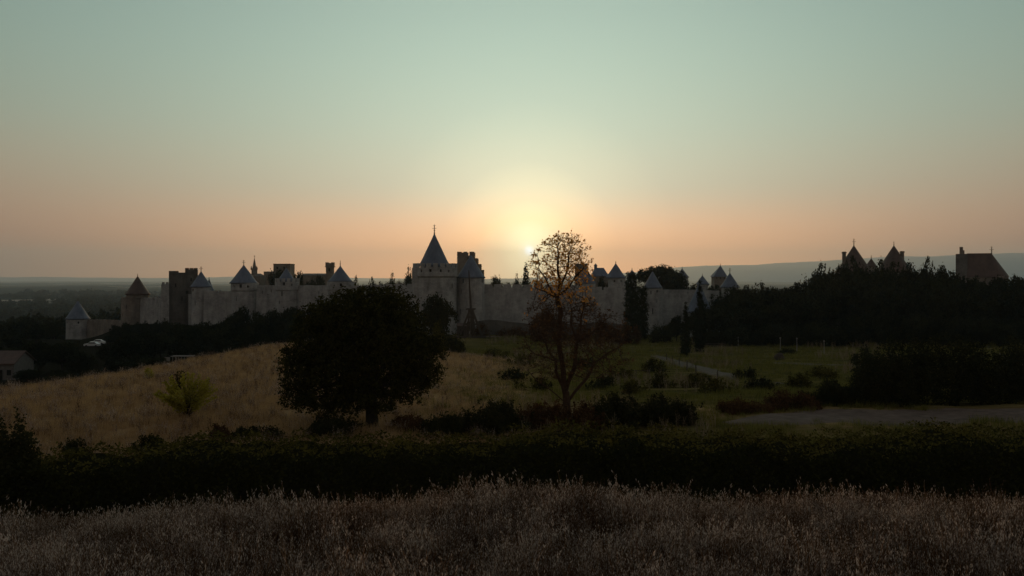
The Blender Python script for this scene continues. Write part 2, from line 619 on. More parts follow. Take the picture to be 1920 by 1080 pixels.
g = lambda px, Y: (PX(px, Y), Y)
ribbon('dirt_road', [g(1360, 57.5), g(1430, 58.5), g(1600, 60.5), g(1750, 61), g(1950, 61.5), g(2300, 63)], [1.0, 4.5, 7.6, 8.2, 8.2, 8.2], M['gravel'], .06, 'pale gravel road between the long hedge and the big dark thicket', 'road')
ribbon('dirt_track', [g(1225, 172), g(1270, 150), g(1320, 128), g(1390, 108), g(1480, 98)], [2.2, 3.6, 4.0, 3.2, 1.2], M['track'], .06, 'dusty track bending through the green meadow past the small cypress')
ribbon('mown_strip', [g(1440, 150), g(1530, 143), g(1630, 138), g(1760, 134)], [2, 4.5, 5, 4], M['track'], .06, 'pale bare strip crossing the meadow behind the big dark thicket')
ribbon('gravel_path', [g(820, 249), g(870, 249), g(910, 249), g(960, 250)], [1.6, 4.2, 4.4, 1.6], M['gravel'], .08, 'pale gravel patch behind the feet of the tall siege engine')


# far relief
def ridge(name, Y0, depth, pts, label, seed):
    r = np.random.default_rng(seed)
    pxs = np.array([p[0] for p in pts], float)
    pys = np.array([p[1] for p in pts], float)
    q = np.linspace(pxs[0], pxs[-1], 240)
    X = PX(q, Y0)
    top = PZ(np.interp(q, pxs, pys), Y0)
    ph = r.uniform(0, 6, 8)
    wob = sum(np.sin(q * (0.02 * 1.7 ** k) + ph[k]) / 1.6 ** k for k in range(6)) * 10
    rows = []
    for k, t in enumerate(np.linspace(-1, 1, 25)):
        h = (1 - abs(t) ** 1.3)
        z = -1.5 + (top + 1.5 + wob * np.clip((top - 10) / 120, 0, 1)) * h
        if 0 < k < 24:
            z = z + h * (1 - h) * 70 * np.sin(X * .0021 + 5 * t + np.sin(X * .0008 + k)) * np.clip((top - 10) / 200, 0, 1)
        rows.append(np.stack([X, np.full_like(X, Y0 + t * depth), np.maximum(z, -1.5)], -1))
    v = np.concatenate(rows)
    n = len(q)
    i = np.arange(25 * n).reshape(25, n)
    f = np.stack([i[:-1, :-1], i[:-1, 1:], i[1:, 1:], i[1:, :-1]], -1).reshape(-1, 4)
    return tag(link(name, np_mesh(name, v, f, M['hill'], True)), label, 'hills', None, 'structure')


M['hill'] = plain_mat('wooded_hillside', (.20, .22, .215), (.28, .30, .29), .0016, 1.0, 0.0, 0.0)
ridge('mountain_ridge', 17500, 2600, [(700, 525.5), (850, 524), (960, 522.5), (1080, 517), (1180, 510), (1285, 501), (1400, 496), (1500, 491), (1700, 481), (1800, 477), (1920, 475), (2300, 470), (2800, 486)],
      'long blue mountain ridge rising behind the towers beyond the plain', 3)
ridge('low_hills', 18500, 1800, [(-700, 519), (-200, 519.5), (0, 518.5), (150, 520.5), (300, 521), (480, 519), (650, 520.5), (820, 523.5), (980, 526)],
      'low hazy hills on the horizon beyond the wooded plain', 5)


# ------------------------------------------------------------------ castle
def cyl_body(mb, rfun, zs, n, openings):
    """round shell with real openings; openings: (angle, half angle, z0, z1). angle 0 faces the camera (-Y). Returns pockets"""
    angs = [2 * math.pi * k / n - math.pi for k in range(n)]
    angs = [a for a in angs if all(abs(a - o[0]) > o[1] * 1.02 for o in openings)]
    for o in openings: angs += [o[0] - o[1], o[0] + o[1]]
    angs.sort()
    lev = sorted(set([round(z, 4) for z in zs] + [round(z, 4) for o in openings for z in o[2:4]]))
    pt = lambda a, z, d=0: ((rfun(z) - d) * math.sin(a), -(rfun(z) - d) * math.cos(a), z)
    nA = len(angs)
    vs = [pt(a, z) for z in lev for a in angs]
    fs = []
    for i in range(len(lev) - 1):
        zm = (lev[i] + lev[i + 1]) / 2
        for k in range(nA):
            a0, a1 = angs[k], angs[(k + 1) % nA]
            am = (a0 + a1) / 2 if a1 > a0 else a0
            if any(abs(am - o[0]) < o[1] and o[2] < zm < o[3] for o in openings): continue
            fs.append((i * nA + k, i * nA + (k + 1) % nA, (i + 1) * nA + (k + 1) % nA, (i + 1) * nA + k))
    fs.append(tuple((len(lev) - 1) * nA + k for k in range(nA)))
    mb.add(vs, fs)
    for a, h, z0, z1 in openings:      # jambs of each opening
        q = [pt(a - h, z0), pt(a + h, z0), pt(a + h, z1), pt(a - h, z1)] + [pt(a - h, z0, .7), pt(a + h, z0, .7), pt(a + h, z1, .7), pt(a - h, z1, .7)]
        mb.add(q, [(0, 4, 5, 1), (1, 5, 6, 2), (2, 6, 7, 3), (3, 7, 4, 0)])
    return [[pt(a - h * 1.3, z0 - .05, .69), pt(a + h * 1.3, z0 - .05, .69), pt(a + h * 1.3, z1 + .05, .69), pt(a - h * 1.3, z1 + .05, .69)] for a, h, z0, z1 in openings]


def finial(mb, x, y, z, h, vane=False):
    r = 0.07 + h * .012
    mb.lathe([(r * 2.2, z - .3), (r * 1.4, z + h * .12), (r, z + h * .25), (r * 2.6, z + h * .33), (r, z + h * .42), (r * .8, z + h * .62), (r * 2.0, z + h * .68), (r * .7, z + h * .74), (.03, z + h)], 8, x, y)
    if vane:
        mb.box(x - .62, x + .62, y - .05, y + .05, z + h * .5, z + h * .5 + .12)
        mb.box(x - .35, x + .35, y - .05, y + .05, z + h * .8, z + h * .8 + .12)


def cone_roof(root, r, z0, z1, mat, dx=0, fin=1.6, vane=False, n=32, sub=False):
    mb = MB()
    H = z1 - z0
    mb.lathe([(r * .96, z0 - .12), (r * 1.03, z0), (r * .93, z0 + H * .075), (r * .80, z0 + H * .19), (r * .5, z0 + H * .49), (r * .2, z0 + H * .795), (0, z1)], n, dx, 0)
    ro = mb.obj('roof', mat, root, smooth=n > 8)
    if fin:
        fb = MB()
        finial(fb, dx, 0, z1 - .15, fin, vane)
        fb.obj('finial', M['iron'], ro)
    return ro


def tower(label, px, Y, half, ytop, roof=None, win=(), slits=(), mat='stone', rmat='slate', parapet=False, fin=1.6, vane=False, name='round_tower', zb=None, merl=0, group=None, batter=.04):
    """round tower: half width, top row and roof (half width, eave row, apex row, centre shift) in photograph pixels at depth Y"""
    k = Y / F
    r = half * k
    x = PX(px, Y)
    base_z = (gz(x, Y) if zb is None else zb) - 1.0
    zt = PZ(ytop, Y)
    t = empty(name, (x, Y, base_z), label, 'tower', group)
    H = zt - base_z
    ops = []
    for (wx, wy, ww, wh) in list(win) + list(slits):
        s = max(-.93, min(.93, (wx - px) / half))
        a = math.asin(s)
        ops.append((a, ww * k / 2 / (r * math.cos(a)), PZ(wy + wh / 2, Y) - base_z, PZ(wy - wh / 2, Y) - base_z))
    mb = MB()
    hp = 2.6 if parapet else 0
    rf = lambda z: r * (1 + batter * max(0, 1 - z / H) ** 2 + (0.07 if parapet and z > H - hp else 0))
    lev = [0, H * .25, H * .5, H * .75, H] + ([H - hp - .5, H - hp + .01] if parapet else [])
    pk = cyl_body(mb, rf, lev, 36, ops)
    wall = mb.obj('wall', M[mat], t)
    for i, q in enumerate(pk):
        MB().add(q, [(0, 1, 2, 3)]).obj('window' if i < len(win) else 'arrow_slit', M['recess'], wall)
    if merl:
        R1 = rf(H)
        for i in range(merl):
            a0 = 2 * math.pi * i / merl
            a1 = a0 + 2 * math.pi / merl * .68
            vs, fs = [], []
            for j in range(4):
                a = a0 + (a1 - a0) * j / 3
                for rr, zz in ((R1, H - .04), (R1 - .5, H - .04), (R1 - .5, H + 1.3), (R1, H + 1.3)):
                    vs.append((rr * math.cos(a), rr * math.sin(a), zz))
            for j in range(3):
                for q in range(4):
                    fs.append((j * 4 + q, j * 4 + (q + 1) % 4, j * 4 + 4 + (q + 1) % 4, j * 4 + 4 + q))
            fs += [(3, 2, 1, 0), (12, 13, 14, 15)]
            MB().add(vs, fs).obj('merlon', M[mat], wall)
    if roof:
        rh, re, ra = roof[:3]
        dx = (roof[3] if len(roof) > 3 else 0) * k
        rr = rh * k
        z0, z1 = PZ(re, Y) - base_z, PZ(ra, Y) - base_z
        if z0 > H + .1:
            db = MB()
            db.lathe([(rr * .9, H - .3), (rr * .9, z0 + .1)], 32, dx, 0)
            db.obj('drum', M[mat], t)
        cone_roof(t, rr, z0, z1, M[rmat], dx, fin, vane)
    return t


MER = {}


def curtain(label, pts, ybot=None, mat='stone', thick=2.2, mw=2.5, gap=.55, mh=1.25, slit_rows=(), name='curtain_wall', ragged=False, zoff=0.0):
    """straight wall runs; pts: (px, Y, top row)"""
    P3 = [(PX(p, y), y, PZ(t, y)) for p, y, t in pts]
    x0, y0 = P3[0][:2]
    zb = min(gz(p[0], p[1]) for p in P3) - 1.0
    root = empty(name, (x0, y0, zb), label, 'wall')
    root['kind'] = 'thing'
    for (ax, ay, az), (bx, by, bz) in zip(P3, P3[1:]):
        d = Vector((bx - ax, by - ay, 0))
        Lr = d.length
        d.normalize()
        nrm = Vector((d.y, -d.x, 0))       # towards the camera
        body_top = lambda s: az + (bz - az) * s / Lr - (mh if mh else 0)
        mb = MB()
        nseg = max(1, int(Lr / 3))
        vs, fs = [], []
        for i in range(nseg + 1):
            s = Lr * i / nseg
            zt = body_top(s) - zb + ((random.uniform(-.7, .5)) if ragged else 0)
            for off, z in ((.0, 0), (.0, zt), (-thick, zt), (-thick, 0)):
                q = Vector((ax - x0, ay - y0, 0)) + d * s + nrm * (off + (.35 if off == 0 and z == 0 else 0))
                vs.append((q.x, q.y, z))
        for i in range(nseg):
            for j in range(4):
                fs.append((i * 4 + j, i * 4 + 4 + j, i * 4 + 4 + (j + 1) % 4, i * 4 + (j + 1) % 4))
        fs += [(0, 1, 2, 3), tuple(nseg * 4 + j for j in (3, 2, 1, 0))]
        mb.add(vs, fs)
        # string course under the parapet
        w = mb.obj('wall', M[mat], root)
        if mh:
            n = max(1, int(Lr / (mw + gap)))
            st = Lr / n
            for i in range(n):
                key = (round(st, 2), mat)
                wl = st - gap
                if key not in MER:
                    MER[key] = MB().box(-wl / 2, wl / 2, -.3, .3, 0, mh + .05).mesh('merlon', M[mat])
                s = (i + .5) * st
                q = Vector((ax - x0, ay - y0, 0)) + d * s - nrm * .32
                m = link('merlon', MER[key], w, (q.x, q.y, body_top(s) - zb - .05 + random.uniform(-.05, .05)))
                m.rotation_euler[2] = math.atan2(d.y, d.x)
        for (sx, sy, sw, sh) in slit_rows:
            if not (min(ax, bx) < PX(sx, (ay + by) / 2) < max(ax, bx)): continue
            s = (PX(sx, (ay + by) / 2) - ax) / (d.x or 1)
            q = Vector((ax - x0, ay - y0, 0)) + d * s
            kk = ay / F
            sb = MB()
            hw, hh = sw * kk / 2, sh * kk / 2
            zc = PZ(sy, ay) - zb
            fr = .14
            for (u0, u1, v0, v1) in ((-hw - fr, -hw, -hh - fr, hh + fr), (hw, hw + fr, -hh - fr, hh + fr), (-hw, hw, hh, hh + fr), (-hw, hw, -hh - fr, -hh)):
                sb.box(u0, u1, -.16, .25, zc + v0, zc + v1)
            so_ = sb.obj('slit_frame', M[mat], w, (q.x, q.y, 0))
            so_.rotation_euler[2] = math.atan2(d.y, d.x)
            pn = MB().box(-hw, hw, -.05, .12, zc - hh, zc + hh).obj('arrow_slit', M['recess'], so_)
    return root


def block(root, part, x0, x1, y0, y1, z0, z1, mat):
    return MB().box(x0, x1, y0, y1, z0, z1).obj(part, M[mat], root)


def merlons_box(parent, x0, x1, y0, y1, z, n, mh, mat, sides='fblr', mfrac=.62, th=.6):
    """merlons round a rectangular tower top"""
    for sd in sides:
        La = (x1 - x0) if sd in 'fb' else (y1 - y0)
        st = La / n
        key = ('b', round(st, 2), mh, mat, mfrac)
        if key not in MER:
            w = st * mfrac
            MER[key] = MB().box(-w / 2, w / 2, -th / 2, th / 2, -.04, mh).mesh('merlon', M[mat])
        for i in range(n):
            s = (i + .5) * st
            if sd in 'lr' and i in (0, n - 1): continue
            p = {'f': (x0 + s, y0 + th / 2), 'b': (x0 + s, y1 - th / 2), 'l': (x0 + th / 2, y0 + s), 'r': (x1 - th / 2, y0 + s)}[sd]
            m = link('merlon', MER[key], parent, (p[0], p[1], z))
            if sd in 'lr': m.rotation_euler[2] = R(90)


def opening(parent, x, yface, z0, z1, w, frame_mat, part='window', flip=-1):
    """framed dark opening standing on a flat face that looks to -Y"""
    f = MB()
    t = .16
    f.box(x - w / 2 - t, x - w / 2, yface - .1, yface + .2, z0 - t, z1 + t)
    f.box(x + w / 2, x + w / 2 + t, yface - .1, yface + .2, z0 - t, z1 + t)
    f.box(x - w / 2, x + w / 2, yface - .1, yface + .2, z1, z1 + t)
    f.box(x - w / 2, x + w / 2, yface - .14, yface + .2, z0 - t, z0)
    fo = f.obj('window_frame', M[frame_mat], parent)
    MB().box(x - w / 2, x + w / 2, yface - .03, yface + .15, z0, z1).obj(part, M['recess'], fo)
    return fo


# -- outer works on the left
tower('low round tower with a blue slate cone at the downhill end of the walls', 146, 345, 20, 597, (21.5, 598, 563), win=[(135, 604, 3, 4), (156, 604, 3, 4)], mat='stone', fin=1.2)
curtain('low ragged outer wall leading up from the downhill slate-coned tower', [(163, 344, 599), (200, 335, 599), (236, 327, 601)], mat='stone_warm', mw=1.8, gap=.9, mh=1.0)
tower('brown stone tower with a rusty brown pointed roof above the downhill wall', 250, 325, 21, 557, (22, 552, 517, 8), slits=[(246, 575, 2, 8), (238, 590, 2, 7)], mat='stone_warm', rmat='tile', fin=1.0)
curtain('tall plain wall between the brown-roofed tower and the square keep', [(262, 323, 558), (288, 318, 558), (308, 314, 551)], mat='stone', mw=2.2, gap=.8, mh=1.0, slit_rows=[(280, 580, 2, 7)])

# -- square keep with stepped top
Y0 = 312
t = empty('square_keep', (PX(337, Y0), Y0, gz(PX(337, Y0), Y0) - 1), 'massive square keep with an uneven stepped top and a narrow side turret', 'tower', None, -math.atan2(PX(337, Y0), Y0))
zb = t.location.z
kx = lambda p: PX(p, Y0) - t.location.x
kz = lambda p: PZ(p, Y0) - zb
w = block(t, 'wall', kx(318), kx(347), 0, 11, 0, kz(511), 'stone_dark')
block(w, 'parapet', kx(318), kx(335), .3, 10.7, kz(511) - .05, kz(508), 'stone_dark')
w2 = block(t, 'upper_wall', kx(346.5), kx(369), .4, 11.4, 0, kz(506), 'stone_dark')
merlons_box(w2, kx(346.5), kx(369), .4, 11.4, kz(506), 3, .7, 'stone_dark', mfrac=.86)
w3 = block(t, 'side_turret', kx(305), kx(318.5), -1.2, 4, 0, kz(533), 'stone')
merlons_box(w3, kx(305), kx(318.5), -1.2, 4, kz(533), 2, .8, 'stone', sides='fb')
for (a, b, c, d) in ((350, 548, 5, 6), (330, 535, 2, 7), (341, 560, 2, 8), (357, 524, 2, 6)):
    opening(w if a < 347 else w2, kx(a), 0 if a < 347 else .4, kz(b) - d * Y0 / F / 2, kz(b) + d * Y0 / F / 2, c * Y0 / F, 'stone_dark')
block(t, 'buttress', kx(372 - 20), kx(360), -1.6, .39, 0, kz(552), 'stone')

tower('slate-coned tower standing against the square keep', 378, 304, 17.5, 538, (19.5, 538, 508, -1), win=[(366, 544, 5, 4)], slits=[(372, 568, 2, 9)], fin=1.8, vane=True)
tower('small slate cone peeping out behind the keep-side tower', 392, 322, 8, 545, (9, 545, 522), fin=.8)
curtain('smooth high wall between the keep-side tower and the wide slate cone', [(382, 300, 544), (410, 299, 546), (437, 298, 546)], mw=3.4, gap=.4, mh=.8, slit_rows=[(405, 570, 2, 8)])
tower('broad tower under a wide low slate cone in front of the church spire', 459, 297, 23.5, 530, (26, 531, 496, -2), win=[(459, 536, 4, 6), (447, 537, 3, 4), (471, 537, 3, 4)], slits=[(450, 560, 2, 8)], fin=1.8, vane=True, parapet=True)
curtain('high crenellated wall between the wide slate cone and the slimmer coned tower', [(481, 295, 535), (519, 290, 535)], slit_rows=[(503, 556, 2.5, 9), (491, 548, 1.5, 5), (511, 545, 1.5, 5)])
tower('crenellated tower whose slate cone rises before a dark tree clump', 538.5, 288, 21, 529, (17.5, 527.5, 502, -1.5), win=[(538, 532, 4, 6), (551, 534, 2, 4)], slits=[(534, 550, 3, 9), (529, 566, 2, 6)], parapet=True, merl=14, fin=1.0)
curtain('crenellated wall between the two slate-coned towers left of the oak', [(558, 287, 535), (616, 280, 535)], slit_rows=[(584, 556, 2, 7), (600, 548, 1.5, 5)])
tower('tower with a plump slate cone and tall finial above the oak', 639, 279, 24, 528, (22.5, 527.5, 498, -1), win=[(644, 534, 4.5, 5.5), (626, 535, 2, 4), (658, 536, 2, 4)], slits=[(634, 548, 2, 7)], parapet=True, fin=2.0)
curtain('worn wall running from the plump cone to the tallest tower', [(660, 277, 536), (700, 273, 534), (740, 269, 532), (782, 265, 532)], mat='stone', mw=3, gap=.6, mh=.9, slit_rows=[(720, 548, 2, 7)])

# -- tallest tower
gt = tower('tallest round tower with a steep blue slate cone and a wrought finial', 816, 262, 39, 502, (29.5, 499, 437, -1.5),
           win=[(811, 507.5, 4.5, 5), (795, 508, 3, 5), (829, 508, 3, 5), (842, 509, 3, 4)],
           slits=[(849, 536, 2, 9), (806, 540, 2, 8), (830, 560, 2, 9)], parapet=True, merl=20, fin=3.0, vane=True, batter=.06)
cb_ = MB().box(-5.3 * .55, -5.3 * .55 + .55, -.4, .4, PZ(486, 262) - gt.location.z, PZ(471, 262) - gt.location.z)
cb_.obj('chimney', M['stone_warm'], gt)
tw = MB()
tw.lathe([(1.35, 0), (1.3, PZ(502.5, 262) - gt.location.z)], 16, PX(782, 262) - gt.location.x + 0.1, -3.2)
tw.obj('corner_turret', M['stone'], gt)

# -- crenellated gate tower behind the pointed one
Y0 = 276
t = empty('gate_tower', (PX(882, Y0), Y0, gz(PX(882, Y0), Y0) - 1), 'tall crenellated square tower with battlements stepping down beside the sunset', 'tower')
zb = t.location.z
w = block(t, 'wall', kx(857), kx(889), 0, 9, 0, kz(479), 'stone_warm')
block(t, 'lower_wall', kx(845), kx(856.9), .5, 8, 0, kz(507), 'stone')
for a, b in ((857, 866), (869, 876), (880, 889)):
    block(w, 'merlon', kx(a), kx(b), -.06, .65, kz(479) - .05, kz(472), 'stone_warm')
    block(w, 'merlon', kx(a), kx(b), 8.35, 9.06, kz(479) - .05, kz(472), 'stone_warm')
for i, (a, b, c) in enumerate(((888.6, 895.5, 484), (895.2, 901.5, 495), (901.2, 906.5, 506))):
    block(t, 'stepped_battlement', kx(a), kx(b), .1 + i * .12, 8.5 - i * .3, 0, kz(c), 'stone_warm')
opening(w, kx(878), 0, kz(489), kz(483), 2.2 * Y0 / F, 'stone_warm')
tower('pointed slate-coned tower in front of the crenellated gate tower', 882.5, 266, 26, 521, (27, 521, 477, .5), slits=[(870, 527, 2.2, 7), (866, 546, 2.2, 9), (862, 563, 2.2, 8), (905, 527, 2, 6)], win=[(862.5, 584, 4.5, 11)], fin=1.0, mat='stone', batter=.05)
curtain('long plain wall lit by the low sun between the gate tower and the bare tree', [(907, 268, 533), (960, 269, 533), (1020, 270, 534), (1083, 271, 535)], mw=2.3, gap=.6, mh=1.0, slit_rows=[(936, 565, 2, 7), (975, 566, 2, 7), (1040, 566, 2, 7)])
Y0 = 292
t = empty('square_tower', (PX(1092, Y0), Y0, gz(PX(1092, Y0), Y0) - 1), 'blunt flat-topped square tower rising behind the bare tree', 'tower')
zb = t.location.z
w = block(t, 'wall', kx(1080), kx(1102), 0, 6, 0, kz(495.5), 'stone_warm')
block(t, 'cornice', kx(1079.4), kx(1102.6), -.15, 6.15, kz(495.4), kz(494), 'stone_warm')
opening(w, kx(1088), 0, kz(510), kz(504), .4, 'stone_warm')
tower('round tower with a slate cone in front of the flat-topped square tower', 1099, 276, 17.5, 531, (19, 531, 500, -1), win=[(1106, 537, 3, 4)], fin=1.0)
Y0 = 305
t = empty('hall_house', (PX(1127, Y0), Y0, gz(PX(1127, Y0), Y0) - 1), 'slate-roofed hall with a short ridge and small lantern between two cones', 'building')
zb = t.location.z
w = block(t, 'wall', kx(1112), kx(1141), 0, 7, 0, kz(518), 'stone_warm')
rb = MB()
rb.add([(kx(1110), -.4, kz(518)), (kx(1142), -.4, kz(518)), (kx(1142), 7.4, kz(518)), (kx(1110), 7.4, kz(518)), (kx(1117), 3.5, kz(502)), (kx(1134), 3.5, kz(502))], [(0, 1, 5, 4), (1, 2, 5), (2, 3, 4, 5), (3, 0, 4), (3, 2, 1, 0)])
ro = rb.obj('roof', M['slate'], t)
lb = MB()
lb.lathe([(.55, kz(504)), (.55, kz(498)), (.75, kz(498)), (0, kz(493.5))], 8, kx(1118.5), 3.5)
lb.obj('lantern', M['slate'], ro)
tower('round tower under a tall slate cone between the hall and the dark conifers', 1156.5, 282, 16.5, 522, (19, 521, 493, -2), win=[(1150, 527, 3, 4), (1163, 527, 3, 4)], fin=.9)
curtain('shaded wall behind the lower branches of the bare tree', [(1081, 271, 537), (1130, 269, 538), (1180, 266, 540), (1212, 263, 543)], mw=2.3, gap=.6, mh=1.0, slit_rows=[(1120, 566, 2, 7), (1150, 560, 2, 7), (1160, 580, 2, 7)])
tower('slim round tower with a neat slate cone beside the dark conifers', 1225.5, 261, 16.5, 539, (18.5, 540, 508, -2), win=[(1230, 546, 3.5, 4.5), (1218, 548, 2, 6)], slits=[(1229, 564, 2, 7), (1221, 583, 2, 11)], fin=1.5, vane=True)
curtain('pale wall with square crenel holes beyond the two cypresses', [(1240, 262, 543), (1290, 266, 543), (1350, 271, 545)], mw=2.15, gap=.5, mh=1.15, slit_rows=[(1251, 587, 2, 9), (1270, 572, 2, 7)])
tower('round tower with a dark slate cone half hidden by the tall cypress', 1311, 246, 22, 586, (25, 586, 529), fin=1.2, slits=[(1300, 596, 2, 6)])
# -- castle inside the walls
tower('small slate cone tucked behind the stone pine', 1185, 335, 9, 520, (10, 520, 505), fin=.8)
tower('thin slate cone peeping over the stone pine crown', 1279, 400, 11, 520, (13, 520, 503), fin=1.0)
tower('short slate cone beyond the pale crenel-holed wall', 1317, 380, 10.5, 533, (13, 533, 516), fin=1.0)
Y0 = 400
t = empty('square_watchtower', (PX(1351, Y0), Y0, gz(PX(1351, Y0), Y0) - 1), 'square watchtower with three windows under a sharp slate pyramid', 'tower')
zb = t.location.z
w = block(t, 'wall', kx(1339), kx(1362), 0, 5.6, 0, kz(519), 'stone_warm')
for a in (1344, 1351, 1358): opening(w, kx(a), 0, kz(523), kz(519.8), .45, 'stone_warm')
rb = MB()
rb.add([(kx(1337), -.5, kz(519)), (kx(1364), -.5, kz(519)), (kx(1364), 6.1, kz(519)), (kx(1337), 6.1, kz(519)), (kx(1353.5), 2.8, kz(497.5))], [(0, 1, 4), (1, 2, 4), (2, 3, 4), (3, 0, 4), (3, 2, 1, 0)])
ro = rb.obj('roof', M['slate'], t)
fb = MB()
finial(fb, kx(1353.5), 2.8, kz(498), 1.2)
fb.obj('finial', M['iron'], ro)
tower('slate-coned tower at the edge of the dense dark wood', 1368.5, 330, 15.5, 538, (18.5, 539, 511), fin=2.0, vane=True)
tower('tower of the paired brown roofs with its chimney on the outer side', 1601, 300, 30, 511, (33, 511, 459.5), rmat='tile', mat='stone_warm', fin=2.6, vane=True, name='twin_gate_tower')
tower('tower of the paired brown roofs with its chimney facing the hip-roofed hall', 1677, 300, 30, 511, (33, 511, 459.5, -1), rmat='tile', mat='stone_warm', fin=1.6, name='twin_gate_tower')
for nm, cxp, top, rt in (('a', 1581, 472, 'twin_gate_tower'), ('b', 1689.5, 471, 'twin_gate_tower.001')):
    rt = bpy.data.objects[rt]
    ch = MB().box(-.5, .5, -.5, .5, 0, PZ(top, 300) - PZ(505, 300)).box(-.65, .65, -.65, .65, PZ(top, 300) - PZ(505, 300) - .5, PZ(top, 300) - PZ(505, 300) - .15)
    ch.obj('chimney', M['stone_warm'], rt, (PX(cxp, 300) - rt.location.x, -.8, PZ(505, 300) - rt.location.z))
tower('tiny brown spire between the paired brown roofs', 1633.5, 318, 10, 500, (11, 500, 484), rmat='tile', mat='stone_warm', fin=1.4)
# hip roofed donjon
Y0 = 290
t = empty('gabled_tower', (PX(1838, Y0), Y0, gz(PX(1838, Y0), Y0) - 1), 'big tower with a straight ridge, stone gable, chimney and sloping hip roof', 'tower', None, -math.atan2(PX(1800, Y0), Y0))
zb = t.location.z
w = block(t, 'wall', kx(1797.5), kx(1884), 0, 12, 0, kz(518), 'stone_warm')
gb = MB()
gx0, gx1 = kx(1797), kx(1817)
gb.add([(gx0, 0.1, kz(518)), (gx0, 11.9, kz(518)), (gx0, 6.5, kz(475)), (gx0, 4.5, kz(475)), (gx1, 0.1, kz(518)), (gx1, 11.9, kz(518)), (gx1, 6.5, kz(475)), (gx1, 4.5, kz(475))],
       [(0, 3, 2, 1), (4, 5, 6, 7), (0, 4, 7, 3), (1, 2, 6, 5), (2, 3, 7, 6), (0, 1, 5, 4)])
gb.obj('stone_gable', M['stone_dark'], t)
rb = MB()
rx0, rx1 = kx(1816), kx(1857)
ez, tz = kz(519), kz(474)
arc = [(kx(1857) + (kx(1887) - kx(1857)) * math.cos(a), 6 - 6.4 * math.sin(a), ez) for a in [math.pi / 2 * (1 - i / 6) for i in range(13)]]
vs = [(rx0, -.4, ez), (rx0, 12.4, ez), (rx0, 6, tz), (rx1, 6, tz)] + arc
fs = [(0, 4, 3, 2), (1, 2, 3, 16), (0, 2, 1)] + [(3, 4 + i, 5 + i) for i in range(12)] + [tuple([0, 1] + [16 - i for i in range(13)])]
rb.add(vs, fs)
ro = rb.obj('roof', M['tile'], t)
cb_ = MB().box(kx(1803.5), kx(1809.5), 5, 6.4, kz(478), kz(461.5)).box(kx(1809.5), kx(1812), 5.1, 6.3, kz(478), kz(468))
cb_.obj('chimney', M['stone_warm'], t)
fb = MB()
finial(fb, kx(1857.5), 6, tz - .1, 2.6, True)
fb.obj('finial', M['iron'], ro)

# -- town inside the walls
Y0 = 420
t = empty('church_spire', (PX(477, Y0), Y0, gz(PX(477, Y0), Y0) - 1), 'slender church spire with a cross rising behind the wide slate cone', 'church')
zb = t.location.z
sp = MB()
sp.lathe([(kx(482.5), 0), (kx(482.5), kz(505)), (kx(483.5), kz(504.5)), (kx(483.5), kz(503.5)), (kx(481), kz(503)), (0, kz(482))], 8, 0, 0)
w = sp.obj('wall', M['stone_warm'], t)
for s in (-1, 1):
    pb = MB()
    pb.lathe([(.35, kz(506)), (.35, kz(502)), (0, kz(498))], 6, s * kx(482.2), -.6)
    pb.obj('pinnacle', M['stone_warm'], w)
cb_ = MB().box(-.09, .09, -.09, .09, kz(482.5), kz(479)).box(-.4, .4, -.08, .08, kz(480.6), kz(480))
cb_.obj('cross', M['iron'], w)
nb = MB()
nb.add([(kx(466), -3, 0), (kx(492), -3, 0), (kx(492), 5, 0), (kx(466), 5, 0), (kx(466), -3, kz(517)), (kx(492), -3, kz(517)), (kx(492), 5, kz(517)), (kx(466), 5, kz(517)), (kx(466), 1, kz(513)), (kx(488), 1, kz(513))],
       [(0, 1, 5, 4), (1, 2, 6, 5), (2, 3, 7, 6), (3, 0, 4, 7), (4, 5, 9, 8), (5, 6, 9), (6, 7, 8, 9), (7, 4, 8)])
nb.obj('nave', M['stone_warm'], t)
Y0 = 432
t = empty('flat_roofed_house', (PX(525, Y0), Y0, gz(PX(525, Y0), Y0) - 1), 'plain flat-topped stone house above the dark tree clump', 'building')
zb = t.location.z
w = block(t, 'wall', kx(512.5), kx(544), 0, 9, 0, kz(495.6), 'stone_warm')
block(t, 'roof', kx(512), kx(544.5), -.2, 9.2, kz(495.6), kz(494.4), 'tile')
block(t, 'side_wing', kx(494), kx(512.3), .5, 8, 0, kz(509), 'stone_warm')
opening(w, kx(520), 0, kz(505), kz(500), 1.0, 'stone_warm')
opening(w, kx(533), 0, kz(505), kz(500), 1.0, 'stone_warm')
t = empty('basilica', (PX(600, Y0), Y0, gz(PX(600, Y0), Y0) - 1), 'basilica with a long low roof and a square twin-turreted bell tower', 'church')
zb = t.location.z
w = block(t, 'bell_tower', kx(611), kx(624), 0, 3.6, 0, kz(495), 'stone_warm')
for a, b in ((610.2, 614.2), (620.8, 624.8)):
    for d in (-.2, 2.7):
        q = block(w, 'corner_turret', kx(a), kx(b), d, d + 1.1, kz(500), kz(491.8), 'stone_warm')
block(w, 'cornice', kx(609.2), kx(625.8), -.4, 4.0, kz(501), kz(499.6), 'stone_warm')
block(w, 'parapet_cap', kx(615.6), kx(619.2), .2, 3.4, kz(495.1), kz(493), 'stone_warm')
opening(w, kx(617.5), 0, kz(509), kz(503), .8, 'stone_warm')
nb = MB()
nb.add([(kx(563), 0, 0), (kx(610.8), 0, 0), (kx(610.8), 9, 0), (kx(563), 9, 0), (kx(563), 0, kz(516)), (kx(610.8), 0, kz(516)), (kx(610.8), 9, kz(516)), (kx(563), 9, kz(516))], [(0, 1, 5, 4), (1, 2, 6, 5), (2, 3, 7, 6), (3, 0, 4, 7)])
nb.obj('nave', M['stone_warm'], t)
rb = MB()
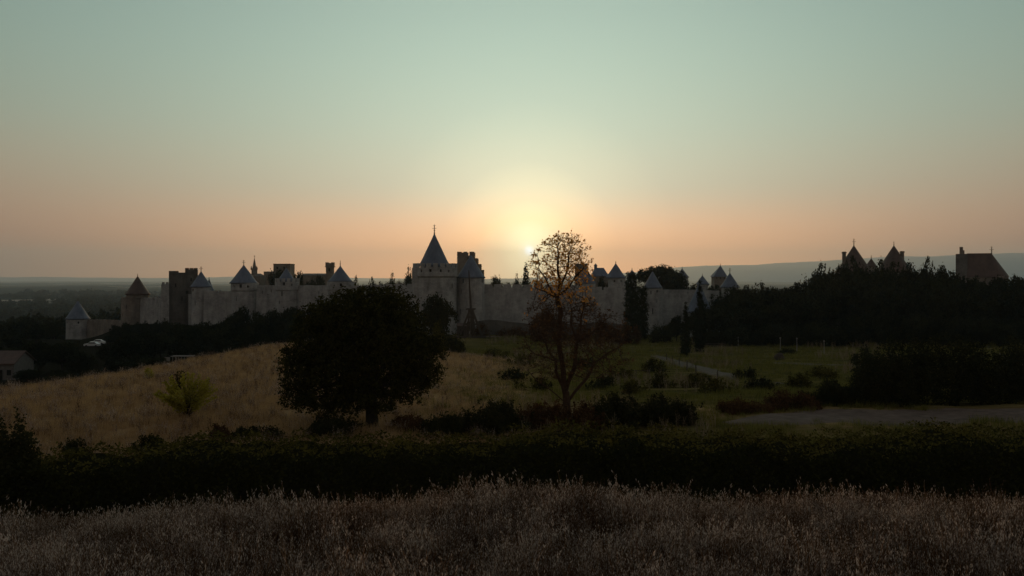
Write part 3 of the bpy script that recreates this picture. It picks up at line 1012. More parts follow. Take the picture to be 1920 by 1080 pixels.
rb.add([(kx(562), -.5, kz(516.2)), (kx(610.6), -.5, kz(516.2)), (kx(610.6), 9.5, kz(516.2)), (kx(562), 9.5, kz(516.2)), (kx(566), 4.5, kz(512.6)), (kx(610.6), 4.5, kz(512.6))], [(0, 1, 5, 4), (1, 2, 5), (2, 3, 4, 5), (3, 0, 4), (3, 2, 1, 0)])
rb.obj('roof', M['tile'], t)


# ------------------------------------------------------------------ vegetation builders
def leaves(name, pts, size, mat, seed=0, aspect=.55, bias=1.0):
    """pts: (n,3) positions, or (n,6) with the outward direction each leaf tends to face"""
    r = np.random.default_rng(seed)
    n = len(pts)
    nr = r.normal(size=(n, 3))
    nr /= np.linalg.norm(nr, axis=1)[:, None]
    if pts.shape[1] == 6:
        nr = nr * .9 + pts[:, 3:] * bias
        pts = pts[:, :3]
    u = np.cross(nr, r.normal(size=(n, 3)))
    u /= np.linalg.norm(u, axis=1)[:, None]
    v = np.cross(nr, u)
    v /= np.linalg.norm(v, axis=1)[:, None]
    s = (size * r.uniform(.6, 1.35, n))[:, None]
    V = np.stack([pts + u * s, pts + v * s * aspect, pts - u * s, pts - v * s * aspect], 1).reshape(-1, 3)
    Fq = np.arange(4 * n).reshape(n, 4)
    return np_mesh(name, V, Fq, mat, False, {'rnd': r.uniform(0, 1, n)})


def crown_pts(blobs, n, spread, seed, per=14, shell=.55):
    """leaf positions gathered in clumps through the outer part of each blob (cx,cy,cz,rx,ry,rz), with outward directions"""
    r = np.random.default_rng(seed)
    B = np.array(blobs, float)
    mid = B[:, :3].mean(0)
    area = (B[:, 3] * B[:, 4] * B[:, 5]) ** (2 / 3)
    cnt = np.maximum(1, (n / per * area / area.sum()).astype(int))
    out = []
    for b, c in zip(B, cnt):
        d = r.normal(size=(c, 3))
        d /= np.linalg.norm(d, axis=1)[:, None]
        rad = shell + (1.08 - shell) * r.uniform(0, 1, c) ** .55
        cc = b[:3] + d * rad[:, None] * b[3:6]
        o = cc - mid
        o = d + .6 * o / (np.linalg.norm(o, axis=1)[:, None] + 1e-6)
        o /= np.linalg.norm(o, axis=1)[:, None] + 1e-6
        j = r.normal(size=(c * per, 3)) * spread * r.uniform(.5, 1.3, (c * per, 1))
        p = np.repeat(cc, per, 0) + j
        oo_ = np.repeat(o, per, 0) + .5 * j / (spread + 1e-6)
        oo_ /= np.linalg.norm(oo_, axis=1)[:, None] + 1e-6
        out.append(np.concatenate([p, oo_], 1))
    return np.concatenate(out)


def limb(mb, a, b, r0, r1, seed, wob=.12, n=5, sides=6):
    r = np.random.default_rng(seed)
    a, b = np.array(a, float), np.array(b, float)
    Ld = np.linalg.norm(b - a)
    pts = [a + (b - a) * t + (r.normal(size=3) * wob * Ld * .35 * math.sin(math.pi * t)) + np.array([0, 0, .06 * Ld * math.sin(math.pi * t)]) for t in np.linspace(0, 1, n)]
    mb.tube(pts, list(np.linspace(r0, r1, n)), sides)


def tree_meshes(key, H, W, seed, kind, mat, leaf, n):
    """unit trees of height H and crown width W at the origin"""
    r = np.random.default_rng(seed)
    tb = MB()
    blobs = []
    if kind in ('round', 'tall', 'wide'):
        c0 = {'round': .58, 'tall': .56, 'wide': .62}[kind] * H
        hh = {'round': .40, 'tall': .43, 'wide': .36}[kind] * H
        for i in range(17):
            d = r.normal(size=3)
            d /= np.linalg.norm(d)
            q = r.uniform(.35, .82)
            s = r.uniform(.26, .42)
            blobs.append((d[0] * q * W / 2, d[1] * q * W / 2, c0 + d[2] * q * hh, s * W / 2 * 1.1, s * W / 2 * 1.1, s * hh * 1.0))
        blobs.append((0, 0, c0, W * .33, W * .33, hh * .72))
        tb.tube([(0, 0, -.4), (.04 * W, 0, H * .12), (0, .03 * W, H * .3), (.02 * W, 0, H * .62)], [H * .032, H * .026, H * .02, H * .006], 8)
        for b in blobs[:10]: limb(tb, (0, 0, H * r.uniform(.2, .42)), b[:3], H * .013, H * .003, int(r.integers(1e6)))
    elif kind == 'conifer':
        for k in range(13):
            t = k / 12
            z = H * (.12 + .85 * t)
            rr = W / 2 * (1 - t) ** .8 + .02 * W
            m = max(3, int(9 * (1 - t)))
            for j in range(m):
                a = 2 * math.pi * (j / m) + k
                blobs.append((math.cos(a) * rr * .62, math.sin(a) * rr * .62, z - rr * .12, rr * .5, rr * .5, H * .04))
        tb.tube([(0, 0, -.4), (0, 0, H * .5), (0, 0, H * .97)], [H * .022, H * .013, .02], 8)
    elif kind == 'cypress':
        for k in range(15):
            t = k / 14
            z = H * (.06 + .88 * t)
            rr = W / 2 * (math.sin(math.pi * min(1, (t * .86 + .16)) ** .75) ** .6) * (1 - .35 * t) + .03 * W
            blobs.append((r.uniform(-.06, .06) * W, r.uniform(-.06, .06) * W, z, rr * .95, rr * .95, H * .06))
        tb.tube([(0, 0, -.4), (0, 0, H * .4), (0, 0, H * .9)], [H * .022, H * .015, .03], 8)
    elif kind == 'column':
        for k in range(13):
            t = k / 12
            rr = W / 2 * (.98 - .25 * t ** 4) * r.uniform(.88, 1.0)
            blobs.append((r.uniform(-.05, .05) * W, r.uniform(-.05, .05) * W, H * (.05 + .88 * t), rr, rr, H * .075))
        tb.tube([(0, 0, -.4), (0, 0, H * .4), (0, 0, H * .9)], [H * .022, H * .015, .03], 8)
    elif kind == 'pine':
        for i in range(22):
            a = r.uniform(0, 2 * math.pi)
            q = math.sqrt(r.uniform(0, 1)) * .42 * W
            blobs.append((math.cos(a) * q, math.sin(a) * q, H * (.86 - .16 * (q / (.42 * W)) ** 2) + r.uniform(-.03, .03) * H, W * r.uniform(.08, .14), W * r.uniform(.08, .14), H * .06))
        tb.tube([(0, 0, -.4), (.02 * W, 0, H * .3), (-.02 * W, 0, H * .55), (0, 0, H * .78)], [H * .03, H * .024, H * .02, H * .01], 8)
        for b in blobs[:16]: limb(tb, (0, 0, H * r.uniform(.45, .62)), b[:3], H * .011, H * .003, int(r.integers(1e6)))
    pts = crown_pts(blobs, n, leaf * 1.25, seed + 1)
    return tb.mesh('trunk', M['bark'], True), leaves('crown', pts, leaf, M[mat], seed + 2)


TV = {
    'round': [tree_meshes('r%d' % i, 10, 9.5, 100 + i, 'round', 'leaf_wood', .26, 6500) for i in range(4)],
    'tall': [tree_meshes('t%d' % i, 10, 5.6, 120 + i, 'tall', 'leaf_wood', .21, 6500) for i in range(3)],
    'wide': [tree_meshes('w%d' % i, 10, 12.5, 140 + i, 'wide', 'leaf_wood', .28, 7000) for i in range(2)],
    'conifer': [tree_meshes('c', 10, 5, 160, 'conifer', 'leaf_cypress', .2, 12000)],
    'cypress': [tree_meshes('y%d' % i, 10, 1.7, 170 + i, 'cypress', 'leaf_cypress', .11, 7000) for i in range(2)],
    'column': [tree_meshes('k%d' % i, 10, 3.0, 175 + i, 'column', 'leaf_cypress', .15, 8000) for i in range(2)],
    'pine': [tree_meshes('p', 10, 13, 180, 'pine', 'leaf_wood', .2, 7000)],
}
NATW = {'round': 9.5, 'tall': 5.6, 'wide': 12.5, 'conifer': 5, 'cypress': 1.7, 'pine': 13, 'column': 3.0}


def tree(kind, px, Y, ytop, wpx, label, cat='tree', group=None, var=None, name=None, zb=None):
    x = PX(px, Y)
    z0 = gz(x, Y) if zb is None else zb
    h = PZ(ytop, Y) - z0
    w = wpx * Y / F
    vs = TV[kind]
    tm, cm = vs[(var if var is not None else random.randrange(len(vs))) % len(vs)]
    sw = w / NATW[kind]
    nm = name or {'round': 'broadleaf_tree', 'tall': 'broadleaf_tree', 'wide': 'broadleaf_tree', 'conifer': 'fir_tree', 'cypress': 'cypress_tree', 'pine': 'stone_pine'}[kind]
    t = empty(nm, (x, Y, z0 - .1), label, cat, group, random.uniform(0, 6.28), (sw, sw, h / 10.0 * 1.02))
    link('trunk', tm, t)
    link('crown', cm, t)
    return t


# -- wood on the slope under the walls (left of the oak)
LW = 'dark bushy tree in the row growing below the castle walls'
GW = 'trees in the belt below the walls'
for px, Y, yt, w in ((300, 205, 618, 60), (335, 212, 606, 62), (372, 226, 600, 60), (408, 232, 600, 58), (440, 238, 578, 40), (456, 240, 571, 44), (489, 236, 580, 40), (512, 242, 575, 46), (540, 238, 571, 52),
                     (565, 232, 572, 50), (592, 240, 568, 52), (620, 246, 562, 52), (660, 246, 566, 50), (700, 246, 570, 50), (350, 196, 622, 66), (395, 200, 612, 66), (432, 204, 606, 62), (470, 206, 600, 62), (505, 205, 598, 62), (540, 205, 596, 60), (575, 207, 590, 60),
                     (412, 178, 632, 60), (452, 180, 626, 58), (492, 182, 618, 60), (530, 184, 612, 60)):
    tree('round', px, Y, yt, w, LW, 'tree', GW)
for px, Y, yt, w in ((218, 290, 607, 26), (238, 288, 602, 24), (256, 286, 605, 24), (274, 284, 603, 22), (292, 280, 602, 26), (312, 276, 599, 26), (335, 268, 602, 34), (212, 262, 628, 36)):
    tree('round', px, Y, yt, w, 'low dark bushy tree hugging the foot of the downhill walls', 'tree', 'low trees at the foot of the downhill walls')
FL = 'dark tree crowding round the parked cars below the downhill tower'
for px, Y, yt, w in ((20, 186, 648, 60), (75, 178, 634, 74), (118, 182, 636, 66), (150, 168, 655, 52), (208, 196, 640, 50), (240, 190, 618, 60), (268, 196, 616, 52), (222, 168, 668, 56), (262, 165, 660, 60), (180, 150, 690, 60), (120, 146, 690, 60),
                     (90, 140, 700, 60), (50, 165, 690, 56), (295, 176, 668, 44), (30, 230, 622, 60), (-20, 210, 640, 60), (70, 260, 606, 46), (100, 290, 600, 40), (20, 300, 600, 46), (55, 340, 590, 44), (-20, 320, 592, 44), (5, 126, 718, 60), (45, 122, 722, 44)):
    tree('round', px, Y, yt, w, FL, 'tree', 'trees by the car park')
# -- trees inside the walls
tree('wide', 524, 400, 503, 50, 'dark spreading tree in front of the flat-topped stone house', zb=gz(-100, 400) + 2)
tree('round', 556, 396, 506, 30, 'round dark tree beside the flat-topped stone house', zb=gz(-100, 396) + 2)
tree('round', 584, 392, 518, 34, 'low dark tree before the long basilica roof', zb=gz(-90, 392))
tree('round', 603, 390, 512, 22, 'dark tree against the foot of the bell tower', zb=gz(-90, 390))
tree('tall', 664, 330, 519, 16, 'small dark tree peeping out beside the plump slate cone')
for px, yt, w in ((700, 524, 26), (718, 526, 20), (733, 517, 22), (752, 521, 20)):
    tree('round', px, 330, yt, w, 'small tree showing over the worn wall before the tallest tower', 'tree', 'trees behind the worn wall')
tree('round', 768, 322, 507, 26, 'rounded tree touching the side of the tallest tower')
tree('wide', 929, 330, 515, 34, 'broad tree over the long plain wall beside the gate tower')
tree('round', 952, 332, 525, 20, 'low bushy tree over the long plain wall')
tree('conifer', 986, 325, 496, 30, 'tall fir standing over the wall right under the sun')
tree('round', 968, 328, 518, 16, 'small tree at the side of the tall fir')
tree('round', 1012, 330, 524, 26, 'bushy tree behind the wall beside the tall fir')
tree('tall', 1128, 296, 512, 22, 'dark tree squeezed between the hall and the slate cones')
tree('round', 1142, 290, 517, 18, 'small bushy tree at the foot of the tall slate cone')
tree('pine', 1240, 330, 494, 112, 'wide flat-crowned stone pine above the slim slate-coned tower')
tree('wide', 1262, 345, 508, 60, 'dark tree filling the space under the stone pine')
tree('round', 1235, 340, 515, 50, 'round dark tree behind the slim slate-coned tower')
tree('round', 1400, 345, 530, 30, 'small tree beside the slate cone at the edge of the dense wood')
for px, yt in ((1300, 530), (1335, 530)):
    tree('round', px, 345, yt, 44, 'low bushy tree behind the pale crenel-holed wall', 'tree', 'trees behind the pale wall')
# -- dark columnar conifers before the wall
tree('column', 1183, 236, 513, 27, 'tall black conifer with a blunt crown against the shaded wall', name='conifer_tree', var=0)
tree('column', 1203, 233, 536, 27, 'lower black conifer leaning on the blunt-crowned one', name='conifer_tree', var=1)
tree('cypress', 1312.5, 186, 521, 21, 'tall slender cypress in front of the dark slate cone')
tree('cypress', 1286, 172, 562, 20, 'short stout cypress standing alone in the meadow')
tree('round', 1268, 226, 588, 30, 'spreading dark shrub-like tree behind the short cypress')
tree('round', 1256, 228, 604, 26, 'low dark tree at the foot of the pale wall')
tree('round', 1300, 222, 580, 30, 'dark tree between the two cypresses')
# -- dense wood
prof = ([1318, 1340, 1390, 1450, 1515, 1530, 1580, 1640, 1700, 1740, 1770, 1800, 1880, 1960, 2100], [572, 548, 535, 531, 526, 499, 489, 491, 497, 502, 502, 506, 512, 518, 520])
r1 = random.Random(21)
for row, (Y, dy) in enumerate(((252, 0), (236, 10), (222, 34))):
    px = 1322 + row * 9
    while px < 2040:
        w = r1.uniform(46, 74)
        yt = float(np.interp(px, *prof)) + dy * r1.uniform(.6, 1.4) + r1.uniform(-4, 5)
        kd = 'round'
        tree(kd, px, Y + r1.uniform(-5, 5), yt, w * (0.8 if kd == 'tall' else 1.15), 'dark tree in the dense wood below the brown-roofed towers' if kd == 'round' else 'tall narrow dark tree in the dense wood below the brown-roofed towers', 'tree', 'trees of the dense wood' if kd == 'round' else 'tall trees of the dense wood')
        px += w * .62
r1 = random.Random(33)
for i in range(26):
    px = 1322 + i * 25 + r1.uniform(-6, 6)
    x, Yq = PX(px, 210), 210 + r1.uniform(-4, 4)
    tree('wide', px, Yq, 610 + r1.uniform(-14, 10) - 12 * (px > 1500), 58, 'low black bush filling the edge of the dense wood', 'bush', 'undergrowth at the edge of the dense wood', name='undergrowth_bush', zb=gz(x, Yq) - 2.2)
for px, yt in ((1735, 490), (1757, 497), (1712, 497), (1868, 512), (1905, 512)):
    tree('round', px, 246, yt, 46, 'small ragged treetop sticking out of the dense wood', 'tree', 'ragged treetops of the wood')


# -- shrubs
def bush(px, Y, ytop, wpx, label, mat='leaf_bush', n=5000, leaf=.09, seed=1, ybase=None, depth=.8, name='shrub', lobes=9, group=None, spiky=0.0):
    x = PX(px, Y)
    z0 = gz(x, Y)
    h = PZ(ytop, Y) - z0
    if h < .4: print('LOW BUSH', label, h)
    h = max(h, 1.1)
    w = wpx * Y / F
    r = np.random.default_rng(seed)
    bl = []
    for i in range(lobes):
        a = r.uniform(-1, 1)
        hh = h * (1 - .45 * a * a) * r.uniform(.62, 1.0)
        bl.append((a * w * .42, r.uniform(-.5, .5) * w * depth * .6, hh * .52, w * r.uniform(.13, .2), w * depth * r.uniform(.13, .22), hh * .5))
    t = empty(name, (x, Y, z0 - .1), label, 'shrub', group)
    pts = crown_pts(bl, n, leaf * 1.6, seed + 5, 12, .4)
    pts[:, 2] = np.maximum(pts[:, 2], .02)
    if spiky:
        up = []
        for i in range(int(40 * spiky)):
            b = bl[r.integers(len(bl))]
            p0 = np.array([b[0] + r.normal() * b[3] * .6, b[1] + r.normal() * b[4] * .5, b[2] + b[5] * .8])
            d = np.array([r.normal() * .35, r.normal() * .3, 1.0])
            d /= np.linalg.norm(d)
            Ls = h * r.uniform(.12, .3)
            s = r.uniform(0, 1, 16)[:, None]
            q = p0 + d * s * Ls + r.normal(size=(16, 3)) * leaf * .7
            up.append(np.concatenate([q, r.normal(size=(16, 3)) * .5 + (0, 0, .3)], 1))
        pts = np.concatenate([pts] + up)
    link('foliage', leaves('foliage', pts, leaf, M[mat], seed + 7), t)
    sb = MB()
    for i in range(6): limb(sb, (r.uniform(-.1, .1) * w, 0, 0), (bl[i % len(bl)][0], bl[i % len(bl)][1], bl[i % len(bl)][2]), .05, .015, i + seed)
    sb.obj('stems', M['bark'], t)
    return t


bush(1770, 70.5, 606, 330, 'huge dark thicket beside the gravel road', n=42000, leaf=.10, seed=11, lobes=24, name='thicket', depth=.35)
bush(1930, 73, 618, 200, 'dark thicket at the far end of the gravel road', n=18000, leaf=.10, seed=12, lobes=12, name='thicket', depth=.5)
bush(1650, 67.5, 640, 100, 'rounded dark bush at the near end of the huge thicket', n=12000, leaf=.09, seed=13, lobes=9)
bush(1560, 66.5, 706, 110, 'low dark bush at the foot of the huge thicket', n=9000, leaf=.085, seed=14)
bush(1480, 64.5, 728, 110, 'low brownish bush beside the start of the gravel road', 'leaf_red', n=6000, leaf=.08, seed=15)
bush(1395, 62.5, 742, 90, 'small rusty bush at the tip of the gravel road', 'leaf_red', n=5000, leaf=.08, seed=16)
bush(1250, 57, 738, 130, 'dark bush with feathery top close to the bare tree', n=9000, leaf=.085, seed=17, spiky=.8)
bush(1165, 56, 738, 130, 'dark bush pressed against the bare tree trunk', n=9000, leaf=.085, seed=18, spiky=.8)
bush(925, 54, 748, 130, 'dark leafy bush between the oak and the bare tree', n=11000, leaf=.085, seed=19, spiky=.8)
bush(835, 53.5, 770, 90, 'smaller dark bush beside the oak trunk', n=7000, leaf=.085, seed=20, spiky=.6)
bush(765, 54, 778, 70, 'brownish low bush touching the oak trunk', 'leaf_red', n=4500, leaf=.08, seed=21)
bush(615, 53, 774, 110, 'dark bush under the oak branches at the hedge', n=9000, leaf=.085, seed=22, spiky=.5)
bush(1020, 55, 745, 100, 'brown dry bush at the root of the bare tree', 'leaf_red', n=6000, leaf=.08, seed=23, spiky=.6)
bush(1085, 54.5, 752, 90, 'rusty bush in front of the bare tree trunk', 'leaf_red', n=6000, leaf=.08, seed=24, spiky=.6)
bush(20, 40, 772, 150, 'dark feathery bush rising over the downhill end of the hedge', n=16000, leaf=.085, seed=25, spiky=1.4, depth=.7)
bush(145, 47, 818, 60, 'small dark bush on the hedge edge below the straw slope', n=3000, leaf=.07, seed=26, spiky=.6)
bush(285, 49, 812, 70, 'thin twiggy bush on the hedge edge below the yellow shrub', n=2600, leaf=.07, seed=27, spiky=.8)
bush(412, 51, 806, 40, 'little rusty bush on the hedge edge', 'leaf_red', n=2600, leaf=.07, seed=28, spiky=.5)
bush(480, 52, 800, 90, 'flat dark bush joining the hedge near the oak', n=6000, leaf=.08, seed=29, spiky=.4)
bush(1185, 214, 602, 34, 'red-brown bush at the foot of the black conifers', 'leaf_red', n=3500, leaf=.2, seed=30)
bush(1120, 216, 598, 110, 'dark red-brown thicket behind the bare tree', 'leaf_red', n=9000, leaf=.2, seed=31, depth=.4)
bush(1022, 220, 574, 70, 'tall russet thicket between the bare tree and the long wall', 'leaf_red', n=10000, leaf=.22, seed=32, depth=.5)
bush(1235, 220, 606, 60, 'dark bush along the foot of the slim tower', n=4500, leaf=.2, seed=33, depth=.5)
bush(1620, 140, 640, 40, 'dark low bush in the meadow near the huge thicket', n=3000, leaf=.13, seed=34)
bush(1480, 178, 652, 34, 'flat dark weed clump in the meadow', n=1600, leaf=.13, seed=35)
bush(1225, 120, 672, 46, 'leafy weed clump beside the dusty track', 'leaf_hedge', n=2500, leaf=.12, seed=36, spiky=.5)
bush(1310, 104, 700, 50, 'leafy weed clump at the bend of the dusty track', 'leaf_hedge', n=2600, leaf=.12, seed=37, spiky=.5)
bush(818, 140, 603, 46, 'pale weedy bush behind the oak', 'leaf_hedge', n=2600, leaf=.14, seed=38, spiky=.5)
r2 = random.Random(77)
for i, (px, Y, yt, w) in enumerate(((1130, 88, 706, 60), (1185, 82, 716, 60), (1345, 84, 712, 70), (1420, 90, 708, 56), (1500, 92, 706, 60), (1160, 108, 690, 50), (1400, 108, 694, 46), (1240, 92, 704, 56), (1000, 84, 712, 66), (960, 100, 694, 50), (980, 130, 668, 50), (930, 150, 654, 40), (1100, 130, 672, 46), (1540, 110, 690, 50), (1300, 92, 708, 40))):
    bush(px, Y, yt - 4, w, 'low green scrub clump scattered in the rough meadow', 'leaf_hedge' if i % 3 else 'leaf_bush', n=1500, leaf=.11, seed=200 + i, spiky=.5, group='low scrub clumps in the meadow')
tree('round', 818, 170, 544, 66, 'round-crowned small tree between the oak and the tallest tower', var=3)
bush(840, 150, 622, 70, 'leafy bush at the edge of the oak shade', 'leaf_oak', n=4200, leaf=.14, seed=39, spiky=.4)
bush(418, 116, 673, 11, 'tiny dark sapling on the crest of the straw slope', n=500, leaf=.1, seed=40, lobes=3, spiky=.3)
bush(278, 86, 700, 26, 'small weed near the crest of the straw slope', 'leaf_yellow', n=300, leaf=.08, seed=41, spiky=.3)


def fan_shrub(px, Y, ytop, wpx, label, nst, seed, mat='leaf_yellow', leaf=.075, per=70):
    x = PX(px, Y)
    z0 = gz(x, Y)
    h = PZ(ytop, Y) - z0
    w = wpx * Y / F
    t = empty('shrub', (x, Y, z0 - .05), label, 'shrub')
    r = np.random.default_rng(seed)
    sb = MB()
    P = []
    for i in range(nst):
        a = r.uniform(0, 2 * math.pi)
        q = math.sqrt(r.uniform(.02, 1))
        end = np.array([math.cos(a) * q * w / 2, math.sin(a) * q * w / 2 * .8, h * (1 - .45 * q * q) * r.uniform(.75, 1.0)])
        st = np.array([r.normal() * .05, r.normal() * .05, 0])
        mid = st * .4 + end * .45 + np.array([0, 0, .12 * h])
        sb.tube([st, mid, end], [.03, .018, .006], 4)
        tt = r.uniform(.3, 1.02, per)[:, None]
        c = (1 - tt) ** 2 * st + 2 * tt * (1 - tt) * mid + tt ** 2 * end
        P.append(c + r.normal(size=(per, 3)) * leaf * (1.9 - 1.1 * tt))
    sb.obj('stems', M['bark'], t)
    link('foliage', leaves('foliage', np.concatenate(P), leaf, M[mat], seed + 3), t)
    return t


fan_shrub(351, 57, 694, 126, 'yellow-green vase-shaped shrub alone on the straw slope', 44, 61, leaf=.075, per=190)
fan_shrub(333, 70, 682, 38, 'small olive sapling just behind the yellow-green shrub', 14, 62, 'leaf_hedge', .07, 40)

# -- the oak
Y0 = 55.0
xo, zo = PX(697, Y0), gz(PX(697, Y0), Y0)
t = empty('oak_tree', (xo, Y0, zo - .1), 'big dark round-crowned oak standing behind the hedge', 'tree')
ob = []
r = np.random.default_rng(50)
for (bx, by, br) in ((720, 600, 66), (645, 592, 52), (760, 614, 36), (592, 642, 50), (573, 700, 44), (562, 738, 30), (625, 690, 62), (700, 672, 80), (785, 676, 48), (806, 650, 22), (768, 722, 34), (668, 735, 40),
                     (607, 757, 24), (690, 575, 40), (736, 574, 30), (546, 668, 22), (600, 600, 36), (720, 745, 30), (575, 752, 14), (640, 762, 18), (752, 648, 54), (660, 640, 70), (800, 700, 28), (822, 640, 12)):
    k = Y0 / F
    for s in (-1, 1):
        ob.append((PX(bx, Y0) - xo, s * min(br, 45) * k * r.uniform(.3, 1.0), PZ(by, Y0) - zo + .1, br * k * 1.0, br * k * 1.0, br * k * .92))
pts = crown_pts(ob, 66000, .16, 51, 16, .45)
link('crown', leaves('crown', pts, .105, M['leaf_oak'], 52), t)
tb = MB()
tb.tube([(0, 0, -.3), (.02, 0, .5), (-.04, 0, 1.4), (-.1, 0, 2.4)], [.52, .4, .36, .34], 12)
for i, b in enumerate(ob[::2]):
    limb(tb, (-.08, 0, 2.1 + .25 * (i % 3)), b[:3], .17, .03, 900 + i, .15, 6, 7)
tb.obj('trunk', M['bark'], t, smooth=True)

# -- the half-bare tree against the sun
Y0 = 56.0
xb, zb = PX(1065, Y0), gz(PX(1065, Y0), Y0)
t = empty('bare_tree', (xb, Y0, zb - .1), 'half-bare tree with a few orange leaves against the setting sun', 'tree')
r = np.random.default_rng(67)
k = Y0 / F
er = [(436, 1042, 1082), (460, 1010, 1104), (490, 990, 1110), (520, 990, 1108), (550, 1000, 1108), (590, 982, 1166), (640, 962, 1192), (680, 974, 1184), (708, 1012, 1134)]
ez_ = np.array([PZ(e[0], Y0) - zb for e in er])[::-1]
el_ = np.array([PX(e[1], Y0) - xb for e in er])[::-1]
eh_ = np.array([PX(e[2], Y0) - xb for e in er])[::-1]
at_ = []
while len(at_) < 6200:
    z = r.uniform(ez_[0], ez_[-1])
    lo, hi = np.interp(z, ez_, el_), np.interp(z, ez_, eh_)
    x, y = r.uniform(-1, 1, 2)
    lob = .95 + .22 * math.sin(2.1 * z + 3 * math.atan2(y, x)) + .13 * math.sin(4.7 * z + 1.3 + 5 * math.atan2(y, x))
    if x * x + y * y > lob * lob or r.random() < .35 * (x * x + y * y): continue
    if z > 8.5 and r.random() < .25: continue
    at_.append(((lo + hi) / 2 + x * (hi - lo) / 2, y * (hi - lo) / 2 * .9, z))
at_ = np.array(at_)
nodes = [np.array((-.012 * q, 0, .25 * q - .3)) for q in range(12)]
par = [-1] + list(range(11))


def seed_limb(i, goal, bow):
    a, b = nodes[i], np.array(goal, float)
    n_ = max(4, int(np.linalg.norm(b - a) / .16))
    prev = i
    ph = r.uniform(0, 6, 3)
    for q in range(1, n_ + 1):
        u_ = q / n_
        w_ = math.sin(math.pi * u_)
        nodes.append(a + (b - a) * u_ + np.array([bow * w_ + .06 * math.sin(9 * u_ + ph[0]), .07 * math.sin(8 * u_ + ph[1]), .25 * w_ * abs(bow)]))
        par.append(prev)
        prev = len(nodes) - 1
    return prev


bp = lambda px_, py_, dy=0.0: (PX(px_, Y0) - xb, dy, PZ(py_, Y0) - zb)
L1 = seed_limb(11, bp(1050, 610, .2), -.12)
L2 = seed_limb(11, bp(1082, 640, -.3), .12)
L3 = seed_limb(9, bp(1040, 672, -.4), -.1)
L4 = seed_limb(8, bp(1118, 676, .3), .15)
L5 = seed_limb(L1, bp(1046, 555, 0), .05)
for g_, b_ in ((bp(1012, 500, .3), -.1), (bp(1044, 462, -.2), .1), (bp(1070, 470, .5), .1), (bp(1092, 500, -.4), .1), (bp(1003, 535, -.5), -.1)): seed_limb(L5, g_, b_)
for g_, b_ in ((bp(1095, 560, .5), .1), (bp(1130, 600, -.4), .15), (bp(1068, 570, -.8), -.1)): seed_limb(L2, g_, b_)
for g_, b_ in ((bp(1012, 620, -.8), -.1), (bp(1000, 660, .3), -.1)): seed_limb(L3, g_, b_)
seed_limb(8, bp(985, 690, .6), -.15)
for g_, b_ in ((bp(1172, 640, .3), .1), (bp(1140, 668, .9), .1)): seed_limb(L4, g_, b_)
alive = np.ones(len(at_), bool)
best = np.full(len(at_), 1e9)
bi = np.zeros(len(at_), int)


def upd(i0):
    for i in range(i0, len(nodes)):
        if i < 7: continue
        d = np.linalg.norm(at_ - nodes[i], axis=1)
        m_ = d < best
        best[m_] = d[m_]
        bi[m_] = i
        alive[d < .15] = False


upd(0)
for it in range(110):
    i0 = len(nodes)
    act = np.where(alive & (best < 1.1))[0]
    if not len(act): break
    dirs = {}
    for a_ in act: dirs.setdefault(bi[a_], []).append(a_)
    for i, al in dirs.items():
        v = at_[al] - nodes[i]
        v = (v / np.linalg.norm(v, axis=1)[:, None]).sum(0) + r.normal(size=3) * .25 + (0, 0, .15)
        q = nodes[i] + v / (np.linalg.norm(v) + 1e-6) * .12
        nodes.append(q)
        par.append(i)
    if len(nodes) == i0 or len(nodes) > 14000: break
    upd(i0)
hk = set(par)
for i in range(40, len(nodes)):
    if i in hk and r.random() > .05: continue
    for q in range(1 if r.random() < .5 else 2):
        d = nodes[i] - np.array([0, 0, nodes[i][2] - .8])
        d = d / (np.linalg.norm(d) + 1e-6) + r.normal(size=3) * .55
        d /= np.linalg.norm(d)
        nodes.append(nodes[i] + d * r.uniform(.12, .34))
        par.append(i)
nn = len(nodes)
kids = [[] for _ in range(nn)]
for i in range(1, nn): kids[par[i]].append(i)
rad = np.zeros(nn)
for i in range(nn - 1, -1, -1):
    rad[i] = .0065 if not kids[i] else sum(rad[c] ** 2.05 for c in kids[i]) ** (1 / 2.05)
rad = np.where(rad < .024, rad, .024 + (rad - .024) * (.27 - .024) / (rad[6] - .024))
rad[:3] = [.42, .36, .31]
tb = MB()
todo = [0]
while todo:
    i = todo.pop()
    for c in kids[i]:
        ch, cur = [i], c
        while True:
            ch.append(cur)
            if len(kids[cur]) != 1: break
            cur = kids[cur][0]
        if kids[cur]: todo.append(cur)
        rr = [min(rad[q], rad[ch[1]] * 1.0) if q == i and i > 9 else rad[q] for q in ch]
        tb.tube([nodes[q] for q in ch], rr, 8 if rad[c] > .08 else (5 if rad[c] > .025 else 3))
# a main fork has several children: carry the chains that share a node
tb.obj('trunk', M['bark_glare'], t)
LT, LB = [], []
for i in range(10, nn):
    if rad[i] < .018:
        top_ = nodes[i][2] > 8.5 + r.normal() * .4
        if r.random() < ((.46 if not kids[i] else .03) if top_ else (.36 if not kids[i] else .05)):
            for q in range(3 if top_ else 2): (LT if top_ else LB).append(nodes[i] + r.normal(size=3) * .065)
link('crown', leaves('crown', np.array(LT), .078, M['leaf_sunglow'], 66, .75), t)
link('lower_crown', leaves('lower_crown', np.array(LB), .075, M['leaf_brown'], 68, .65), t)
print('bare tree', nn, len(tb.f), len(LT), len(LB))

# -- hedge
r = np.random.default_rng(70)
hx = np.linspace(-40, 46, 260)


